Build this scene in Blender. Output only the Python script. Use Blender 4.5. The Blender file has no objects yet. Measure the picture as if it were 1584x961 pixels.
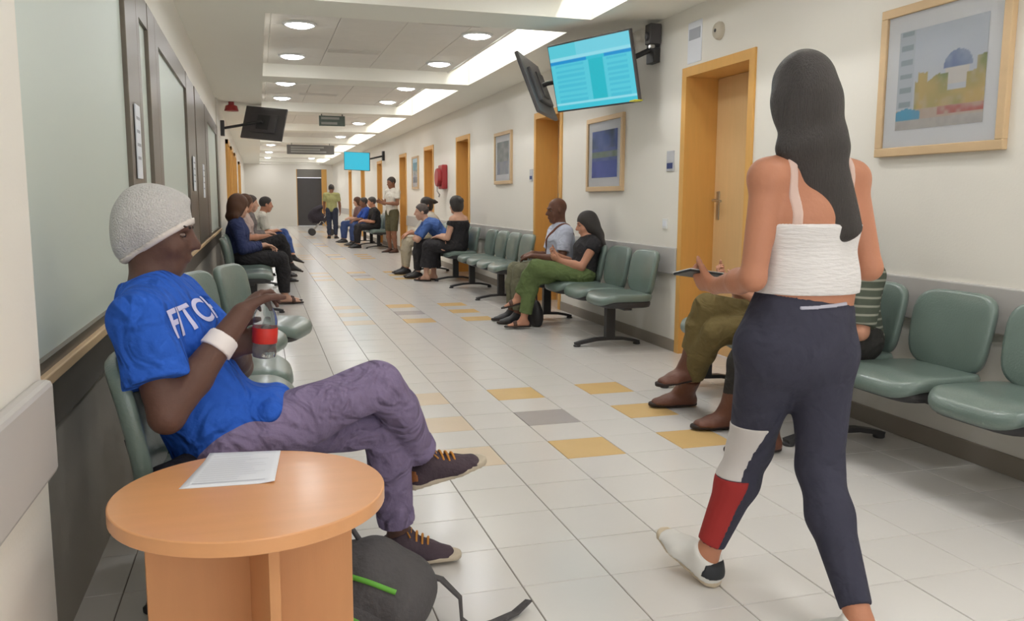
import bpy, bmesh, math, random
import numpy as np
from mathutils import Vector, Matrix
random.seed(4)
PI = math.pi
SC = bpy.context.scene
COL = SC.collection

# ------------------------------------------------------------------ camera, world, exposure
cam = bpy.data.cameras.new('camera'); cam.sensor_width = 36.0; cam.lens = 1300.0/1584.0*36.0
cam.clip_start = .05; cam.clip_end = 200
cobj = bpy.data.objects.new('camera', cam); COL.objects.link(cobj)
Mc = Matrix(((0.95791347, -0.033055, 0.28514761), (-0.28701433, -0.12744021, 0.94941127), (0.00495648, -0.99129529, -0.13156395)))
r_, d_, f_ = Mc.col[0], Mc.col[1], Mc.col[2]
cobj.matrix_world = Matrix(((r_[0], -d_[0], -f_[0], 0), (r_[1], -d_[1], -f_[1], 0), (r_[2], -d_[2], -f_[2], 1.213), (0, 0, 0, 1)))
SC.camera = cobj
w = bpy.data.worlds.new('world'); SC.world = w; w.use_nodes = True
w.node_tree.nodes['Background'].inputs[0].default_value = (.96, .98, 1.0, 1)
w.node_tree.nodes['Background'].inputs[1].default_value = 1.9  # added fill, enters through the open corridor end behind the camera
SC.view_settings.view_transform = 'Standard'; SC.view_settings.look = 'None'
SC.view_settings.exposure = -0.08; SC.view_settings.gamma = 1.0; SC.view_settings.use_curve_mapping = False
LAMP = 48.0      # downlight lens radiance
TUBE = 38.0      # cove tube radiance

# ------------------------------------------------------------------ materials
def s2l(c): return tuple((x/12.92 if x <= .04045 else ((x+.055)/1.055)**2.4) for x in [v/255.0 for v in c])
MATS = {}
def mat(name, rgb, rough=.6, var=.06, scale=8.0, bump=0.0, bscale=40.0, metal=0.0, coat=0.0, emit=0.0, stretch=None, trans=0.0, ior=1.45, attr=None, spec=.5, fold=0.0):
    if name in MATS: return MATS[name]
    m = bpy.data.materials.new(name); m.use_nodes = True; nt = m.node_tree; b = nt.nodes['Principled BSDF']
    col = s2l(rgb)
    tc = nt.nodes.new('ShaderNodeTexCoord'); mp = nt.nodes.new('ShaderNodeMapping')
    nt.links.new(tc.outputs['Object'], mp.inputs[0])
    if stretch: mp.inputs['Scale'].default_value = stretch
    if attr:
        a = nt.nodes.new('ShaderNodeAttribute'); a.attribute_name = attr
        if not emit: nt.links.new(a.outputs['Color'], b.inputs['Base Color'])
        else: b.inputs['Base Color'].default_value = (.01, .01, .01, 1)
        if emit:
            nt.links.new(a.outputs['Color'], b.inputs['Emission Color']); b.inputs['Emission Strength'].default_value = emit
    else:
        n = nt.nodes.new('ShaderNodeTexNoise'); n.inputs['Scale'].default_value = scale; n.inputs['Detail'].default_value = 3
        nt.links.new(mp.outputs[0], n.inputs['Vector'])
        mx = nt.nodes.new('ShaderNodeMix'); mx.data_type = 'RGBA'
        mx.inputs[6].default_value = tuple(c*(1-var) for c in col)+(1,)
        mx.inputs[7].default_value = tuple(min(1, c*(1+var)) for c in col)+(1,)
        nt.links.new(n.outputs['Fac'], mx.inputs[0]); nt.links.new(mx.outputs[2], b.inputs['Base Color'])
        if emit:
            b.inputs['Emission Color'].default_value = col+(1,); b.inputs['Emission Strength'].default_value = emit
    b.inputs['Roughness'].default_value = rough; b.inputs['Metallic'].default_value = metal
    b.inputs['Coat Weight'].default_value = coat; b.inputs['Coat Roughness'].default_value = .15
    b.inputs['Specular IOR Level'].default_value = spec
    b.inputs['Transmission Weight'].default_value = trans; b.inputs['IOR'].default_value = ior
    if bump:
        n2 = nt.nodes.new('ShaderNodeTexNoise'); n2.inputs['Scale'].default_value = bscale; n2.inputs['Detail'].default_value = 4
        nt.links.new(mp.outputs[0], n2.inputs['Vector'])
        bp = nt.nodes.new('ShaderNodeBump'); bp.inputs['Strength'].default_value = bump; bp.inputs['Distance'].default_value = .02
        nt.links.new(n2.outputs['Fac'], bp.inputs['Height']); nt.links.new(bp.outputs[0], b.inputs['Normal'])
        if fold:      # soft cloth creases
            n3 = nt.nodes.new('ShaderNodeTexNoise'); n3.inputs['Scale'].default_value = 7.0; n3.inputs['Detail'].default_value = 1.5; n3.inputs['Distortion'].default_value = 2.2
            nt.links.new(mp.outputs[0], n3.inputs['Vector']); b3 = nt.nodes.new('ShaderNodeBump'); b3.inputs['Strength'].default_value = fold; b3.inputs['Distance'].default_value = .06
            nt.links.new(n3.outputs['Fac'], b3.inputs['Height']); nt.links.new(b3.outputs[0], bp.inputs['Normal'])
    MATS[name] = m
    return m
def cloth(name, rgb, rough=.85, var=.12): return mat('cloth_'+name, rgb, rough, var, 14, .3, 30, spec=.25, fold=.5)
def skin(name, rgb): return mat('skin_'+name, rgb, .5, .07, 12, .08, 60, spec=.35)

M_WALL = mat('wall_paint', (240, 235, 225), .7, .015, 1.5, .05, 90)
M_WALLDARK = mat('lower_wall_grey', (160, 155, 146), .6, .03, 2, .05, 60)  # wall below the left windows, greyer and darker than the rest
M_CEIL = mat('ceiling_paint', (252, 249, 238), .8, .015, 1.5, .04, 80)
M_CTILE = mat('ceiling_tile', (240, 235, 226), .9, .03, 6, .15, 160)
M_FLOOR = mat('floor_tile', (226, 222, 217), .2, .025, 2.2, .02, 30, spec=.5)
M_FLOORY = mat('floor_tile_ochre', (226, 190, 130), .26, .05, 5, .02, 30)
M_FLOORP = mat('floor_tile_pale', (230, 210, 184), .22, .04, 5, .02, 30)  # paler tone for the left column of accent tiles
M_FLOORG = mat('floor_tile_grey', (176, 170, 168), .26, .05, 5, .02, 30)
M_GROUT = mat('grout', (120, 112, 104), .9)
M_JAMB = mat('door_wood', (222, 170, 94), .5, .08, 5, .03, 30, stretch=(6, 6, .6))
M_LEAF = mat('door_leaf_wood', (222, 184, 132), .5, .06, 5, .03, 30, stretch=(6, 6, .6))
M_GUARD = mat('guard_plastic', (196, 192, 188), .45, .02)
M_BASE = mat('baseboard', (150, 140, 128), .5, .04)
M_VINYL = mat('green_vinyl', (112, 128, 121), .30, .06, 10, .12, 120, coat=.3)
M_BLACK = mat('black_steel', (56, 55, 56), .45, .05)
M_PLASTIC = mat('dark_plastic', (80, 77, 78), .5, .05)
M_GLASSF = mat('frosted_glass', (208, 217, 208), .42, .02, 1)
M_ALU = mat('bronze_aluminium', (112, 103, 92), .35, .05, metal=.35)
M_ALUD = mat('dark_aluminium', (84, 77, 70), .4, .05, metal=.3)
M_STEEL = mat('steel', (190, 188, 184), .3, .03, metal=.9)
M_WHITE = mat('white_plastic', (236, 236, 234), .5, .02)
M_PAPER = mat('paper', (238, 240, 246), .8, .015, 3)
M_BEECH = mat('beech_laminate', (226, 164, 112), .32, .07, 4, .02, 40, stretch=(1, 7, 7), coat=.2)
M_BEECHV = mat('beech_laminate_panel', (214, 154, 104), .4, .07, 4, .02, 40, stretch=(7, 7, 1))
M_FRAME = mat('frame_wood', (214, 184, 144), .5, .06, 5, stretch=(4, 1, 4))
M_LENS = mat('lamp_lens', (250, 252, 255), .5, 0, emit=LAMP)
M_TUBE = mat('lamp_tube', (253, 253, 252), .5, 0, emit=TUBE)
M_RED = mat('red_enamel', (164, 56, 58), .4, .05)
M_PRINT = mat('print_ink', (255, 255, 255), .6, attr='Col')
M_SCREEN = mat('screen_glow', (255, 255, 255), .25, attr='Col', emit=.95, spec=.2)

# ------------------------------------------------------------------ mesh helpers
def link(o, parent=None):
    COL.objects.link(o)
    if parent is not None: o.parent = parent
    return o
def tag(o, label=None, cat=None, group=None, kind=None):
    if label: o['label'] = label
    if cat: o['category'] = cat
    if group: o['group'] = group
    if kind: o['kind'] = kind
    return o
def empty(name, loc=(0, 0, 0), rz=0.0, **k):
    o = bpy.data.objects.new(name, None); o.location = loc; o.rotation_euler = (0, 0, rz); o.empty_display_size = .1
    link(o); return tag(o, **k)
class MB:
    """collects shapes, build() links them as one mesh object"""
    def __init__(s): s.v = []; s.f = []; s.sm = []; s.mi = []
    def add(s, v, f, smooth=False, mi=0):
        n = len(s.v); s.v += [tuple(p) for p in v]; s.f += [tuple(i+n for i in q) for q in f]; s.sm += [smooth]*len(f); s.mi += [mi]*len(f); return s
    def box(s, a, b, ch=0.0, M=None, mi=0):
        (x0, y0, z0), (x1, y1, z1) = a, b
        if ch <= 0:
            v = [(x, y, z) for z in (z0, z1) for y in (y0, y1) for x in (x0, x1)]
            f = [(0, 2, 3, 1), (4, 5, 7, 6), (0, 1, 5, 4), (2, 6, 7, 3), (0, 4, 6, 2), (1, 3, 7, 5)]
        else:
            bm = bmesh.new(); bmesh.ops.create_cube(bm, size=1)
            for p in bm.verts: p.co = Vector(((x0+x1)/2+p.co.x*(x1-x0), (y0+y1)/2+p.co.y*(y1-y0), (z0+z1)/2+p.co.z*(z1-z0)))
            bmesh.ops.bevel(bm, geom=bm.edges[:], offset=ch, segments=2, affect='EDGES', profile=.5)
            bm.verts.index_update(); v = [tuple(p.co) for p in bm.verts]; f = [[p.index for p in q.verts] for q in bm.faces]; bm.free()
        if M is not None: v = [tuple(M @ Vector(p)) for p in v]
        return s.add(v, f, mi=mi)
    def tube(s, pts, rad, n=10, cap=True):
        pts = [Vector(p) for p in pts]; R = rad if isinstance(rad, (list, tuple)) else [rad]*len(pts)
        v = []; up = None
        for i, p in enumerate(pts):
            t = (pts[min(i+1, len(pts)-1)]-pts[max(i-1, 0)]).normalized()
            if up is None: up = t.orthogonal().normalized()
            up = (up-t*up.dot(t)).normalized(); b = t.cross(up)
            v += [tuple(p+(up*math.cos(2*PI*k/n)+b*math.sin(2*PI*k/n))*R[i]) for k in range(n)]
        f = [(i*n+k, i*n+(k+1) % n, (i+1)*n+(k+1) % n, (i+1)*n+k) for i in range(len(pts)-1) for k in range(n)]
        s.add(v, f, True)
        if cap: s.add(v[:n], [tuple(range(n))[::-1]]); s.add(v[-n:], [tuple(range(n))])
        return s
    def lathe(s, prof, n=24, M=None, caps=True):
        v = [(r*math.cos(2*PI*k/n), r*math.sin(2*PI*k/n), z) for r, z in prof for k in range(n)]
        if M is not None: v = [tuple(M @ Vector(p)) for p in v]
        f = [(i*n+k, i*n+(k+1) % n, (i+1)*n+(k+1) % n, (i+1)*n+k) for i in range(len(prof)-1) for k in range(n)]
        s.add(v, f, True)
        if caps: s.add(v[:n], [tuple(range(n))[::-1]]); s.add(v[-n:], [tuple(range(n))])
        return s
    def strip(s, pts, width, thick, side=Vector((0, 1, 0))):
        """flat ribbon of rectangular section along pts"""
        pts = [Vector(p) for p in pts]; v = []
        for i, p in enumerate(pts):
            t = (pts[min(i+1, len(pts)-1)]-pts[max(i-1, 0)]).normalized(); sd = (side-t*side.dot(t)).normalized(); nn = t.cross(sd)
            v += [p+sd*a*width/2+nn*b*thick/2 for a, b in ((-1, -1), (1, -1), (1, 1), (-1, 1))]
        f = [(i*4+k, i*4+(k+1) % 4, (i+1)*4+(k+1) % 4, (i+1)*4+k) for i in range(len(pts)-1) for k in range(4)]
        n = len(pts); f += [(3, 2, 1, 0), ((n-1)*4, (n-1)*4+1, (n-1)*4+2, (n-1)*4+3)]
        return s.add(v, f)
    def mesh(s, name, m):
        me = bpy.data.meshes.new(name); me.from_pydata(s.v, [], s.f)
        for q in (m if isinstance(m, (list, tuple)) else [m]): me.materials.append(q)
        me.polygons.foreach_set('use_smooth', s.sm); me.polygons.foreach_set('material_index', s.mi); me.update(); return me
    def build(s, name, m, parent=None, **k):
        return tag(link(bpy.data.objects.new(name, s.mesh(name, m)), parent), **k)
def put(name, me, parent=None, loc=(0, 0, 0), rot=(0, 0, 0), **k):
    o = bpy.data.objects.new(name, me); o.location = loc; o.rotation_euler = rot; return tag(link(o, parent), **k)
def pad_mesh(name, m, hw, hd, th, shape=None, n=40, e=4.0, ed=None):
    """soft upholstered pad: rounded outline, rounded rim, domed faces; local xy outline, z thickness"""
    prof = [(.90, -th/2), (.97, -th*.42), (1.0, -th*.12), (1.0, th*.15), (.975, th*.40), (.90, th*.5), (.6, th*.53), (.3, th*.54)]
    v = []
    for sc, z in prof:
        for k in range(n):
            a = 2*PI*k/n; c, s_ = math.cos(a), math.sin(a)
            x = math.copysign(abs(c)**(2/e), c)*hw*sc; y = math.copysign(abs(s_)**(2/e), s_)*hd*sc
            v.append((x, y, z))
    v.append((0, 0, th*.54)); v.append((0, 0, -th/2))
    R = len(prof); f = [(i*n+k, i*n+(k+1) % n, (i+1)*n+(k+1) % n, (i+1)*n+k) for i in range(R-1) for k in range(n)]
    f += [((R-1)*n+k, (R-1)*n+(k+1) % n, R*n) for k in range(n)] + [((k+1) % n, k, R*n+1) for k in range(n)]
    if shape: v = [shape(*p) for p in v]
    b = MB(); b.add(v, f, True); return b.mesh(name, m)
def color_grid(name, nu, nv, fn, P0, U, V, m, parent):
    """flat print: a fine grid whose colour attribute is computed by fn(u,v) (sRGB 0-255)"""
    P0, U, V = Vector(P0), Vector(U), Vector(V)
    v = [tuple(P0+U*(i/(nu-1))+V*(j/(nv-1))) for j in range(nv) for i in range(nu)]
    f = [(j*nu+i, j*nu+i+1, (j+1)*nu+i+1, (j+1)*nu+i) for j in range(nv-1) for i in range(nu-1)]
    b = MB(); b.add(v, f); me = b.mesh(name, m)
    a = me.color_attributes.new('Col', 'FLOAT_COLOR', 'POINT')
    a.data.foreach_set('color', [x for j in range(nv) for i in range(nu) for x in (*s2l(fn(i/(nu-1), j/(nv-1))), 1.0)])
    return link(bpy.data.objects.new(name, me), parent)
def text_mesh(body, size, ext=0.0):
    cu = bpy.data.curves.new('lettering', 'FONT'); cu.body = body; cu.size = size; cu.extrude = ext; cu.align_x = 'CENTER'; cu.align_y = 'CENTER'; cu.offset = .02*size
    o = bpy.data.objects.new('lettering', cu); COL.objects.link(o)
    dg = bpy.context.evaluated_depsgraph_get(); me = bpy.data.meshes.new_from_object(o.evaluated_get(dg)); bpy.data.objects.remove(o); return me
ORD = ['nearest', 'second', 'third', 'fourth', 'fifth', 'sixth', 'seventh', 'eighth', 'ninth', 'tenth', 'eleventh', 'twelfth', 'thirteenth']

# ------------------------------------------------------------------ the setting
XL, XR, ZC = -.55, 3.17, 2.65
Y0, Y1 = -2.6, 38.0  # near end cut short and left open to admit the world fill
T = .30008; GX, GY = 1.36074, 3.89923
# floor: bed of grout, tiles one by one in front, joined behind
fl = MB().box((XL-.4, Y0, -.06), (XR+.4, Y1+.4, -.003)).build('floor', M_GROUT, kind='structure')
special = {}
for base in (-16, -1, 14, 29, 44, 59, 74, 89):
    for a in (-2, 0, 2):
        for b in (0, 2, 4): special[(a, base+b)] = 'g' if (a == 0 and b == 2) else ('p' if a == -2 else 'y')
def tile_mb(b, i, j, mi=0):
    g = .0016; x0, x1, y0, y1 = GX+i*T+g, GX+(i+1)*T-g, GY+j*T+g, GY+(j+1)*T-g; e = .0015
    b.add([(x0, y0, -.003), (x1, y0, -.003), (x1, y1, -.003), (x0, y1, -.003), (x0+e, y0+e, 0), (x1-e, y0+e, 0), (x1-e, y1-e, 0), (x0+e, y1-e, 0)],
          [(4, 5, 6, 7), (0, 1, 5, 4), (1, 2, 6, 5), (2, 3, 7, 6), (3, 0, 4, 7)], mi=mi)
IMIN, IMAX = int(math.floor((XL-.3-GX)/T)), int(math.ceil((XR+.3-GX)/T))
tmesh = {}
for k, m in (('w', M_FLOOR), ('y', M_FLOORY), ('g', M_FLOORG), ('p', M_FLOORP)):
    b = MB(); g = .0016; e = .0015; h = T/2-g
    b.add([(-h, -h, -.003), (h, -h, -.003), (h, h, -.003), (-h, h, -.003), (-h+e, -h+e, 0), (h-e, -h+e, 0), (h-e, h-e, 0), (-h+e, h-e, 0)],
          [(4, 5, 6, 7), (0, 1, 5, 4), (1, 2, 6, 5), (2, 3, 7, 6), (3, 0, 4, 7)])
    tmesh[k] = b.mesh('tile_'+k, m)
far = MB(); ntile = 0
for j in range(int((Y0-GY)/T)-1, int((Y1-GY)/T)+1):
    for i in range(IMIN, IMAX):
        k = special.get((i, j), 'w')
        xc, yc = GX+(i+.5)*T, GY+(j+.5)*T
        if -8 <= j < 12 and -.25 < xc < 3.2 and xc > -.2+ (0 if yc > 1 else 9) and xc < .95*yc+.6 and ntile < 300:
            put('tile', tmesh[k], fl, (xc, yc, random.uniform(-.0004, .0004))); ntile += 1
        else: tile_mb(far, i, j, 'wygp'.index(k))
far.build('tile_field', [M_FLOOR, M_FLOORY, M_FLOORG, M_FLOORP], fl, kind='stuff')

# right wall with door openings
DOORS = [(5.03, 5.95), (8.72, 9.60), (12.9, 13.75), (15.72, 16.57), (18.75, 19.6), (22.6, 23.45), (26.4, 27.3), (30.2, 31.1)]
ZD = 2.17; WT = .32
wr = MB(); gd = MB(); bb = MB(); yprev = Y0
for k, (a, b_) in enumerate(DOORS+[(Y1, Y1)]):
    wr.box((XR, yprev, 0), (XR+WT, a, ZC+.5))
    t = MB().box((XR-.022, yprev+(.05 if k else 0), .62), (XR+.002, a-.05, .835), .008)
    t.build('trim_%d' % (k+1), M_GUARD, kind='structure', label='grey wall guard band along the right wall, %s stretch' % ORD[k], cat='wall guard')
    bb.box((XR-.012, yprev+(.05 if k else 0), 0), (XR+.002, a-.05, .095), .003)
    if a < Y1: wr.box((XR, a, ZD), (XR+WT, b_, ZC+.5))
    yprev = b_
wr.build('wall_right', M_WALL, kind='structure'); bb.build('baseboard_right', M_BASE, kind='structure')
for k, (a, b_) in enumerate(DOORS):
    d = empty('door_%d' % (k+1), (XR, (a+b_)/2, 0), kind='structure', label='recessed orange wooden door in the right wall, %s from the camera' % ORD[k], cat='door')
    hw = (b_-a)/2
    fr = MB()
    fr.box((.001, -hw-.001, 0), (WT-.002, -hw+.028, ZD-.03)); fr.box((.001, hw-.028, 0), (WT-.002, hw+.001, ZD-.03)); fr.box((.001, -hw-.001, ZD-.03), (WT-.002, hw+.001, ZD+.001))
    fr.box((-.014, -hw-.04, 0), (.001, -hw+.028, ZD-.03)); fr.box((-.014, hw-.028, 0), (.001, hw+.04, ZD-.03)); fr.box((-.014, -hw-.04, ZD-.03), (.001, hw+.04, ZD+.04))
    fr.build('door_frame', M_JAMB, d)
    leaf = MB().box((WT-.06, -hw+.03, .008), (WT-.015, hw-.03, ZD-.032), .004).build('door_leaf', M_LEAF, d)
    if k < 3:
        hd = MB(); hd.box((WT-.068, hw-.115, 1.06), (WT-.058, hw-.075, 1.28), .003)
        hd.tube([(WT-.06, hw-.095, 1.21), (WT-.11, hw-.095, 1.21), (WT-.115, hw-.11, 1.21), (WT-.115, hw-.22, 1.205)], .010)
        hd.build('door_handle', M_STEEL, leaf)
# left wall: pillar, window wall, plain wall beyond
wl = MB(); wl.box((XL-.5, Y0, 0), (-.47, 2.03, ZC+.5)); wl.box((XL-.5, 2.03, 2.24), (XL, 13.2, ZC+.5)); wl.box((XL-.5, 13.2, 0), (XL+.02, Y1, ZC+.5))
wl.build('wall_left', M_WALL, kind='structure')
MB().box((XL-.5, 2.03, 0), (XL, 13.2, .60)).build('wall_left_lower', M_WALLDARK, kind='structure')
MB().box((XL-.5, 2.03, .60), (XL+.012, 13.2, .735), .003).build('trim_20', M_ALUD, kind='structure', label='dark metal strip under the left windows', cat='trim')
MB().box((XL-.3, 2.032, .735), (XL+.03, 13.2, .765), .004).build('trim_21', M_FRAME, kind='structure', label='pale sill board under the frosted left windows', cat='window sill')
gb = MB(); gb.box((-.472, Y0, .62), (-.435, 1.985, .825), .012); gb.build('trim_22', M_GUARD, kind='structure', label='thick rounded white wall guard on the near left pillar', cat='wall guard')
MB().box((-.475, Y0, 0), (-.455, 2.03, .095), .003).build('baseboard_left', M_BASE, kind='structure')
def window(n, y0, y1, z0, z1, fw, lab, post=None):
    o = empty('window_%d' % n, (XL, (y0+y1)/2, z0), kind='structure', label=lab, cat='window')
    h = (y1-y0)/2; H = z1-z0; f = MB()
    f.box((-.10, -h, 0), (.015, -h+fw[0], H), .004); f.box((-.10, h-fw[1], 0), (.015, h, H), .004)
    f.box((-.10, -h+fw[0], 0), (.012, h-fw[1], .03)); f.box((-.10, -h+fw[0], H-fw[2]), (.012, h-fw[1], H))
    f.build('window_frame', M_ALU, o)
    MB().box((-.020, -h+fw[0]-.005, .02), (-.006, h-fw[1]+.005, H-fw[2]+.01)).build('pane', M_GLASSF, o)
    return o
window(1, 2.032, 4.55, .765, 2.24, (.03, .38, .04), 'wide frosted window pane right behind the man in blue')
window(2, 4.55, 5.35, .765, 2.24, (.10, .33, .14), 'narrow frosted window pane beyond the first dark post')
window(3, 5.35, 7.72, .765, 2.24, (.16, .18, .14), 'frosted window pane before the broad dark panel')
window(4, 10.1, 13.2, .765, 2.24, (.5, .35, .14), 'farthest frosted window pane on the left wall')
o = empty('window_5', (XL, 8.91, .765), kind='structure', label='broad dark metal panel between the left windows', cat='window panel')
for q in range(3):
    MB().box((-.08, -1.19+q*.80, 0), (.012+.006*(q % 2), -1.19+q*.80+.77, 1.475), .006).build('panel', M_ALU, o)
# far doors on the left wall
for k, (a, b_) in enumerate([(16.2, 17.2), (18.4, 19.6), (21.0, 22.2), (26, 27.2)]):
    d = empty('door_%d' % (20+k), (XL+.02, (a+b_)/2, 0), kind='structure', label='pale wooden door on the far left wall, %s one' % ORD[k], cat='door'); h = (b_-a)/2
    f = MB(); f.box((-.02, -h-.08, 0), (.05, -h, 2.25)); f.box((-.02, h, 0), (.05, h+.08, 2.25)); f.box((-.02, -h-.08, 2.17), (.05, h+.08, 2.25)); f.build('door_frame', M_JAMB, d)
    MB().box((-.02, -h, .01), (.022, h, 2.17), .004).build('door_leaf', M_LEAF, d)
# far end wall with dark double door
ew = MB(); ew.box((XL-.4, Y1, 0), (1.62, Y1+.3, ZC+.5)); ew.box((2.72, Y1, 0), (XR+.3, Y1+.3, ZC+.5)); ew.box((1.62, Y1, 2.45), (2.72, Y1+.3, ZC+.5)); ew.build('wall_end', M_WALL, kind='structure')
d = empty('door_30', (2.17, Y1, 0), kind='structure', label='dark double door at the far end of the corridor', cat='door')
for s_ in (-1, 1): MB().box((min(0, s_*.52), .1, .01), (max(0, s_*.52), .15, 2.08), .005).build('door_leaf', M_PLASTIC, d)
f = MB(); f.box((-.55, .02, 0), (-.52, .2, 2.45)); f.box((.52, -.02, 0), (.74, .2, 2.45)); f.build('door_frame', M_JAMB, d)
MB().box((-.55, .05, 2.1), (.55, .2, 2.45)).build('transom', mat('transom_grey', (120, 116, 110), .5), d)

# ceiling: slab strips, beams, sunken trays of tiles with light slots
TP = 4.15; TX0, TX1, TXS = .10, 2.62, 2.36; TZ = 2.80
ce = MB(); ce.box((XL-.4, Y0, ZC), (TX0, Y1+.3, ZC+.5)); ce.box((TX1, Y0, ZC), (XR+.3, Y1+.3, ZC+.5)); ce.box((XL-.4, Y0, ZC+.48), (XR+.3, Y1+.3, ZC+.55))
trays = [(7.1+TP*k, 10.7+TP*k) for k in range(-3, 8)]
tname = {}
trays = [(max(a, Y0), min(b, Y1-.1)) for a, b in trays if b > Y0+.5 and a < Y1-.8]
yp = Y0
for a, b in trays+[(Y1+.3, 0)]:
    if a > yp: ce.box((TX0, yp, ZC), (TX1, a, ZC+.48))
    yp = b
ceil = ce.build('ceiling', M_CEIL, kind='structure')
tm = MB().box((-.2985, -.2985, 0), (.2985, .2985, .02), .004).mesh('ceiling_tile', M_CTILE)
nt_ = 0; bulk = MB()
lens_me = MB().lathe([(.0, -.040), (.06, -.037), (.098, -.028), (.118, -.014), (.124, 0)], 28).mesh('lens', M_LENS)
ring_me = MB().lathe([(.124, -.004), (.128, -.018), (.15, -.014), (.158, 0), (.12, .002)], 28, caps=False).mesh('trim_ring', M_WHITE)
vis = 0
for ti, (a, b) in enumerate(trays):
    tn = 'the %s ceiling tray in view' % ORD[ti-2] if ti >= 2 else ('the tray above the camera' if ti == 1 else 'the tray behind the camera')
    x = TX0+.06-.6
    while x < TXS-.02:
        y = a
        while y < b-.02:
            x0, x1, y0, y1 = max(x, TX0), min(x+.6, TXS), y, min(y+.6, b)
            if x1-x0 > .55 and y1-y0 > .55 and 2.5 < y < 15:
                put('ceiling_tile', tm, ceil, ((x0+x1)/2, (y0+y1)/2, TZ))
            else: bulk.box((x0+.002, y0+.002, TZ), (x1-.002, y1-.002, TZ+.02))
            y += .6
        x += .6
    ce2 = MB().box((TXS-.012, a, TZ-.015), (TXS+.012, b, TZ+.06)).build('slot_lip', M_CEIL, ceil)
    # cove tubes
    if b-a > 2:
        for q in (0, 1):
            L = (b-a)/2-.25; yc = a+(b-a)*(.25+.5*q)
            pos = 'near' if q == 0 else 'far'
            tb = empty('cove_tube_lamp', (TXS+.055, yc, TZ+.10))
            tag(tb, 'white cove tube lamp, %s half of %s' % (pos, tn), 'cove lamp', 'cove tubes in the ceiling slots')
            MB().tube([(0, -L/2, 0), (0, L/2, 0)], .016, 10).build('tube', M_TUBE, tb)
            for s_ in (-1, 1): MB().box((-.02, s_*L/2-.02, -.035), (.02, s_*L/2+.02, .02), .004).build('lamp_holder', M_WHITE, tb)
    for (yy, nm) in ((a+1.12, 'near'), (a+2.93, 'far')):
        if yy > b-.2: continue
        for (xx, sd) in ((.42, 'left'), (2.1, 'right')):
            lo = empty('downlight', (xx, yy, TZ))
            tag(lo, 'round white downlight, %s %s corner of %s' % (nm, sd, tn), 'downlight', 'round downlights in the ceiling trays')
            put('lens', lens_me, lo); put('trim_ring', ring_me, lo)
bulk.build('tile_field', M_CTILE, ceil, kind='stuff')
def vent(x, y, lab):
    o = empty('ceiling_vent', (x, y, TZ-.001)); tag(o, lab, 'vent')
    f = MB(); f.box((-.29, -.10, -.008), (.29, -.085, 0)); f.box((-.29, .085, -.008), (.29, .10, 0)); f.box((-.29, -.085, -.008), (-.275, .085, 0)); f.box((.275, -.085, -.008), (.29, .085, 0)); f.build('frame', M_CTILE, o)
    MB().box((-.275, -.085, -.002), (.275, .085, 0)).build('backing', mat('vent_back', (132, 126, 118), .8), o)
    for q in range(6):
        MB().box((-.275, -.075+q*.027, -.007), (.275, -.064+q*.027, -.001)).build('slat', M_CTILE, o)
vent(1.05, 9.55, 'slatted air vent in the second visible tray, left of centre')
vent(1.75, 7.75, 'slatted air vent in the second visible tray, near its right half')
vent(.95, 13.6, 'slatted air vent in the ceiling tray beyond the first cross beam')

# ------------------------------------------------------------------ beam seating
def seat_shape(x, y, z):      # x: depth (front is -x), y: width
    t = (x+.23)/.46
    z2 = z - .045*max(0, .28-t)**2/.08 - .014*math.exp(-((t-.62)/.28)**2)*(1-(y/.24)**2)
    return (x, y*(.97+.03*(1-t)), z2)
def back_shape(x, y, z):      # x: height (-.185 bottom .. .185 top), y: width, z towards the sitter
    k = 1.0+.06*(x/.185) if x < 0 else 1.0+.03*(x/.185)
    return (x, y*k*.985, z + .028*(y/.235)**2 - .02*(x/.185)**2*.5)
SEAT = pad_mesh('seat', M_VINYL, .23, .24, .062, seat_shape, e=4.5)
BACK = pad_mesh('backrest', M_VINYL, .185, .232, .048, back_shape, e=4.2)
SHELL = pad_mesh('seat_shell', M_BLACK, .212, .226, .06, None, 24, 4.5)
def bx(name, a, b, ch=.004, m=M_BLACK): return MB().box(a, b, ch).mesh(name, m)
TAB = MB().strip([(.10, 0, -.075), (.17, 0, -.075), (.205, 0, -.03), (.225, 0, .10), (.24, 0, .17)], .035, .008).mesh('back_bracket', M_BLACK)
POST = bx('pedestal', (-.055, -.03, .055), (.025, .03, .355))
FOOT = MB()
FOOT.strip([(-.30, 0, .022), (-.24, 0, .036), (-.12, 0, .055), (0, 0, .060), (.12, 0, .055), (.22, 0, .036), (.27, 0, .022)], .055, .024)
FOOT = FOOT.mesh('foot', M_BLACK)
GLIDE = MB().lathe([(.026, 0), (.03, .004), (.03, .014), (.018, .02)], 14).mesh('glide', M_BLACK)
def bench(x0, ys, rz, feet, lab, grp='green beam seating along the corridor'):
    ym = sum(ys)/len(ys); o = empty('beam_seating', (x0, ym, 0), rz); tag(o, lab, 'beam seating', grp); s_ = 1 if rz == 0 else -1
    L = (max(ys)-min(ys))/2+.2
    MB().box((-.04, -L, .335), (.03, L, .385), .006).build('beam', M_BLACK, o)
    for y in ys:
        yl = (y-ym)*s_
        put('seat', SEAT, o, (0, yl, .435)); put('seat_shell', SHELL, o, (.005, yl, .384))
        bk = put('backrest', BACK, o, (.232, yl, .625), (0, -PI/2+.17, 0))
        for q in (-.13, .13): put('back_bracket', TAB, o, (0, yl+q, .435))
    for y in feet:
        yl = (y-ym)*s_
        put('pedestal', POST, o, (0, yl, 0)); ft = put('foot', FOOT, o, (-.02, yl, 0))
        for q in (-.285, .255): put('glide', GLIDE, ft, (q, 0, 0))
    return o
PT = .53; XB = 2.80
bench(XB, [2.0+PT*k for k in range(6)], 0, [1.92, 3.50, 4.85], 'long green beam seat on the right with two empty seats behind the walking woman')
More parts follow.
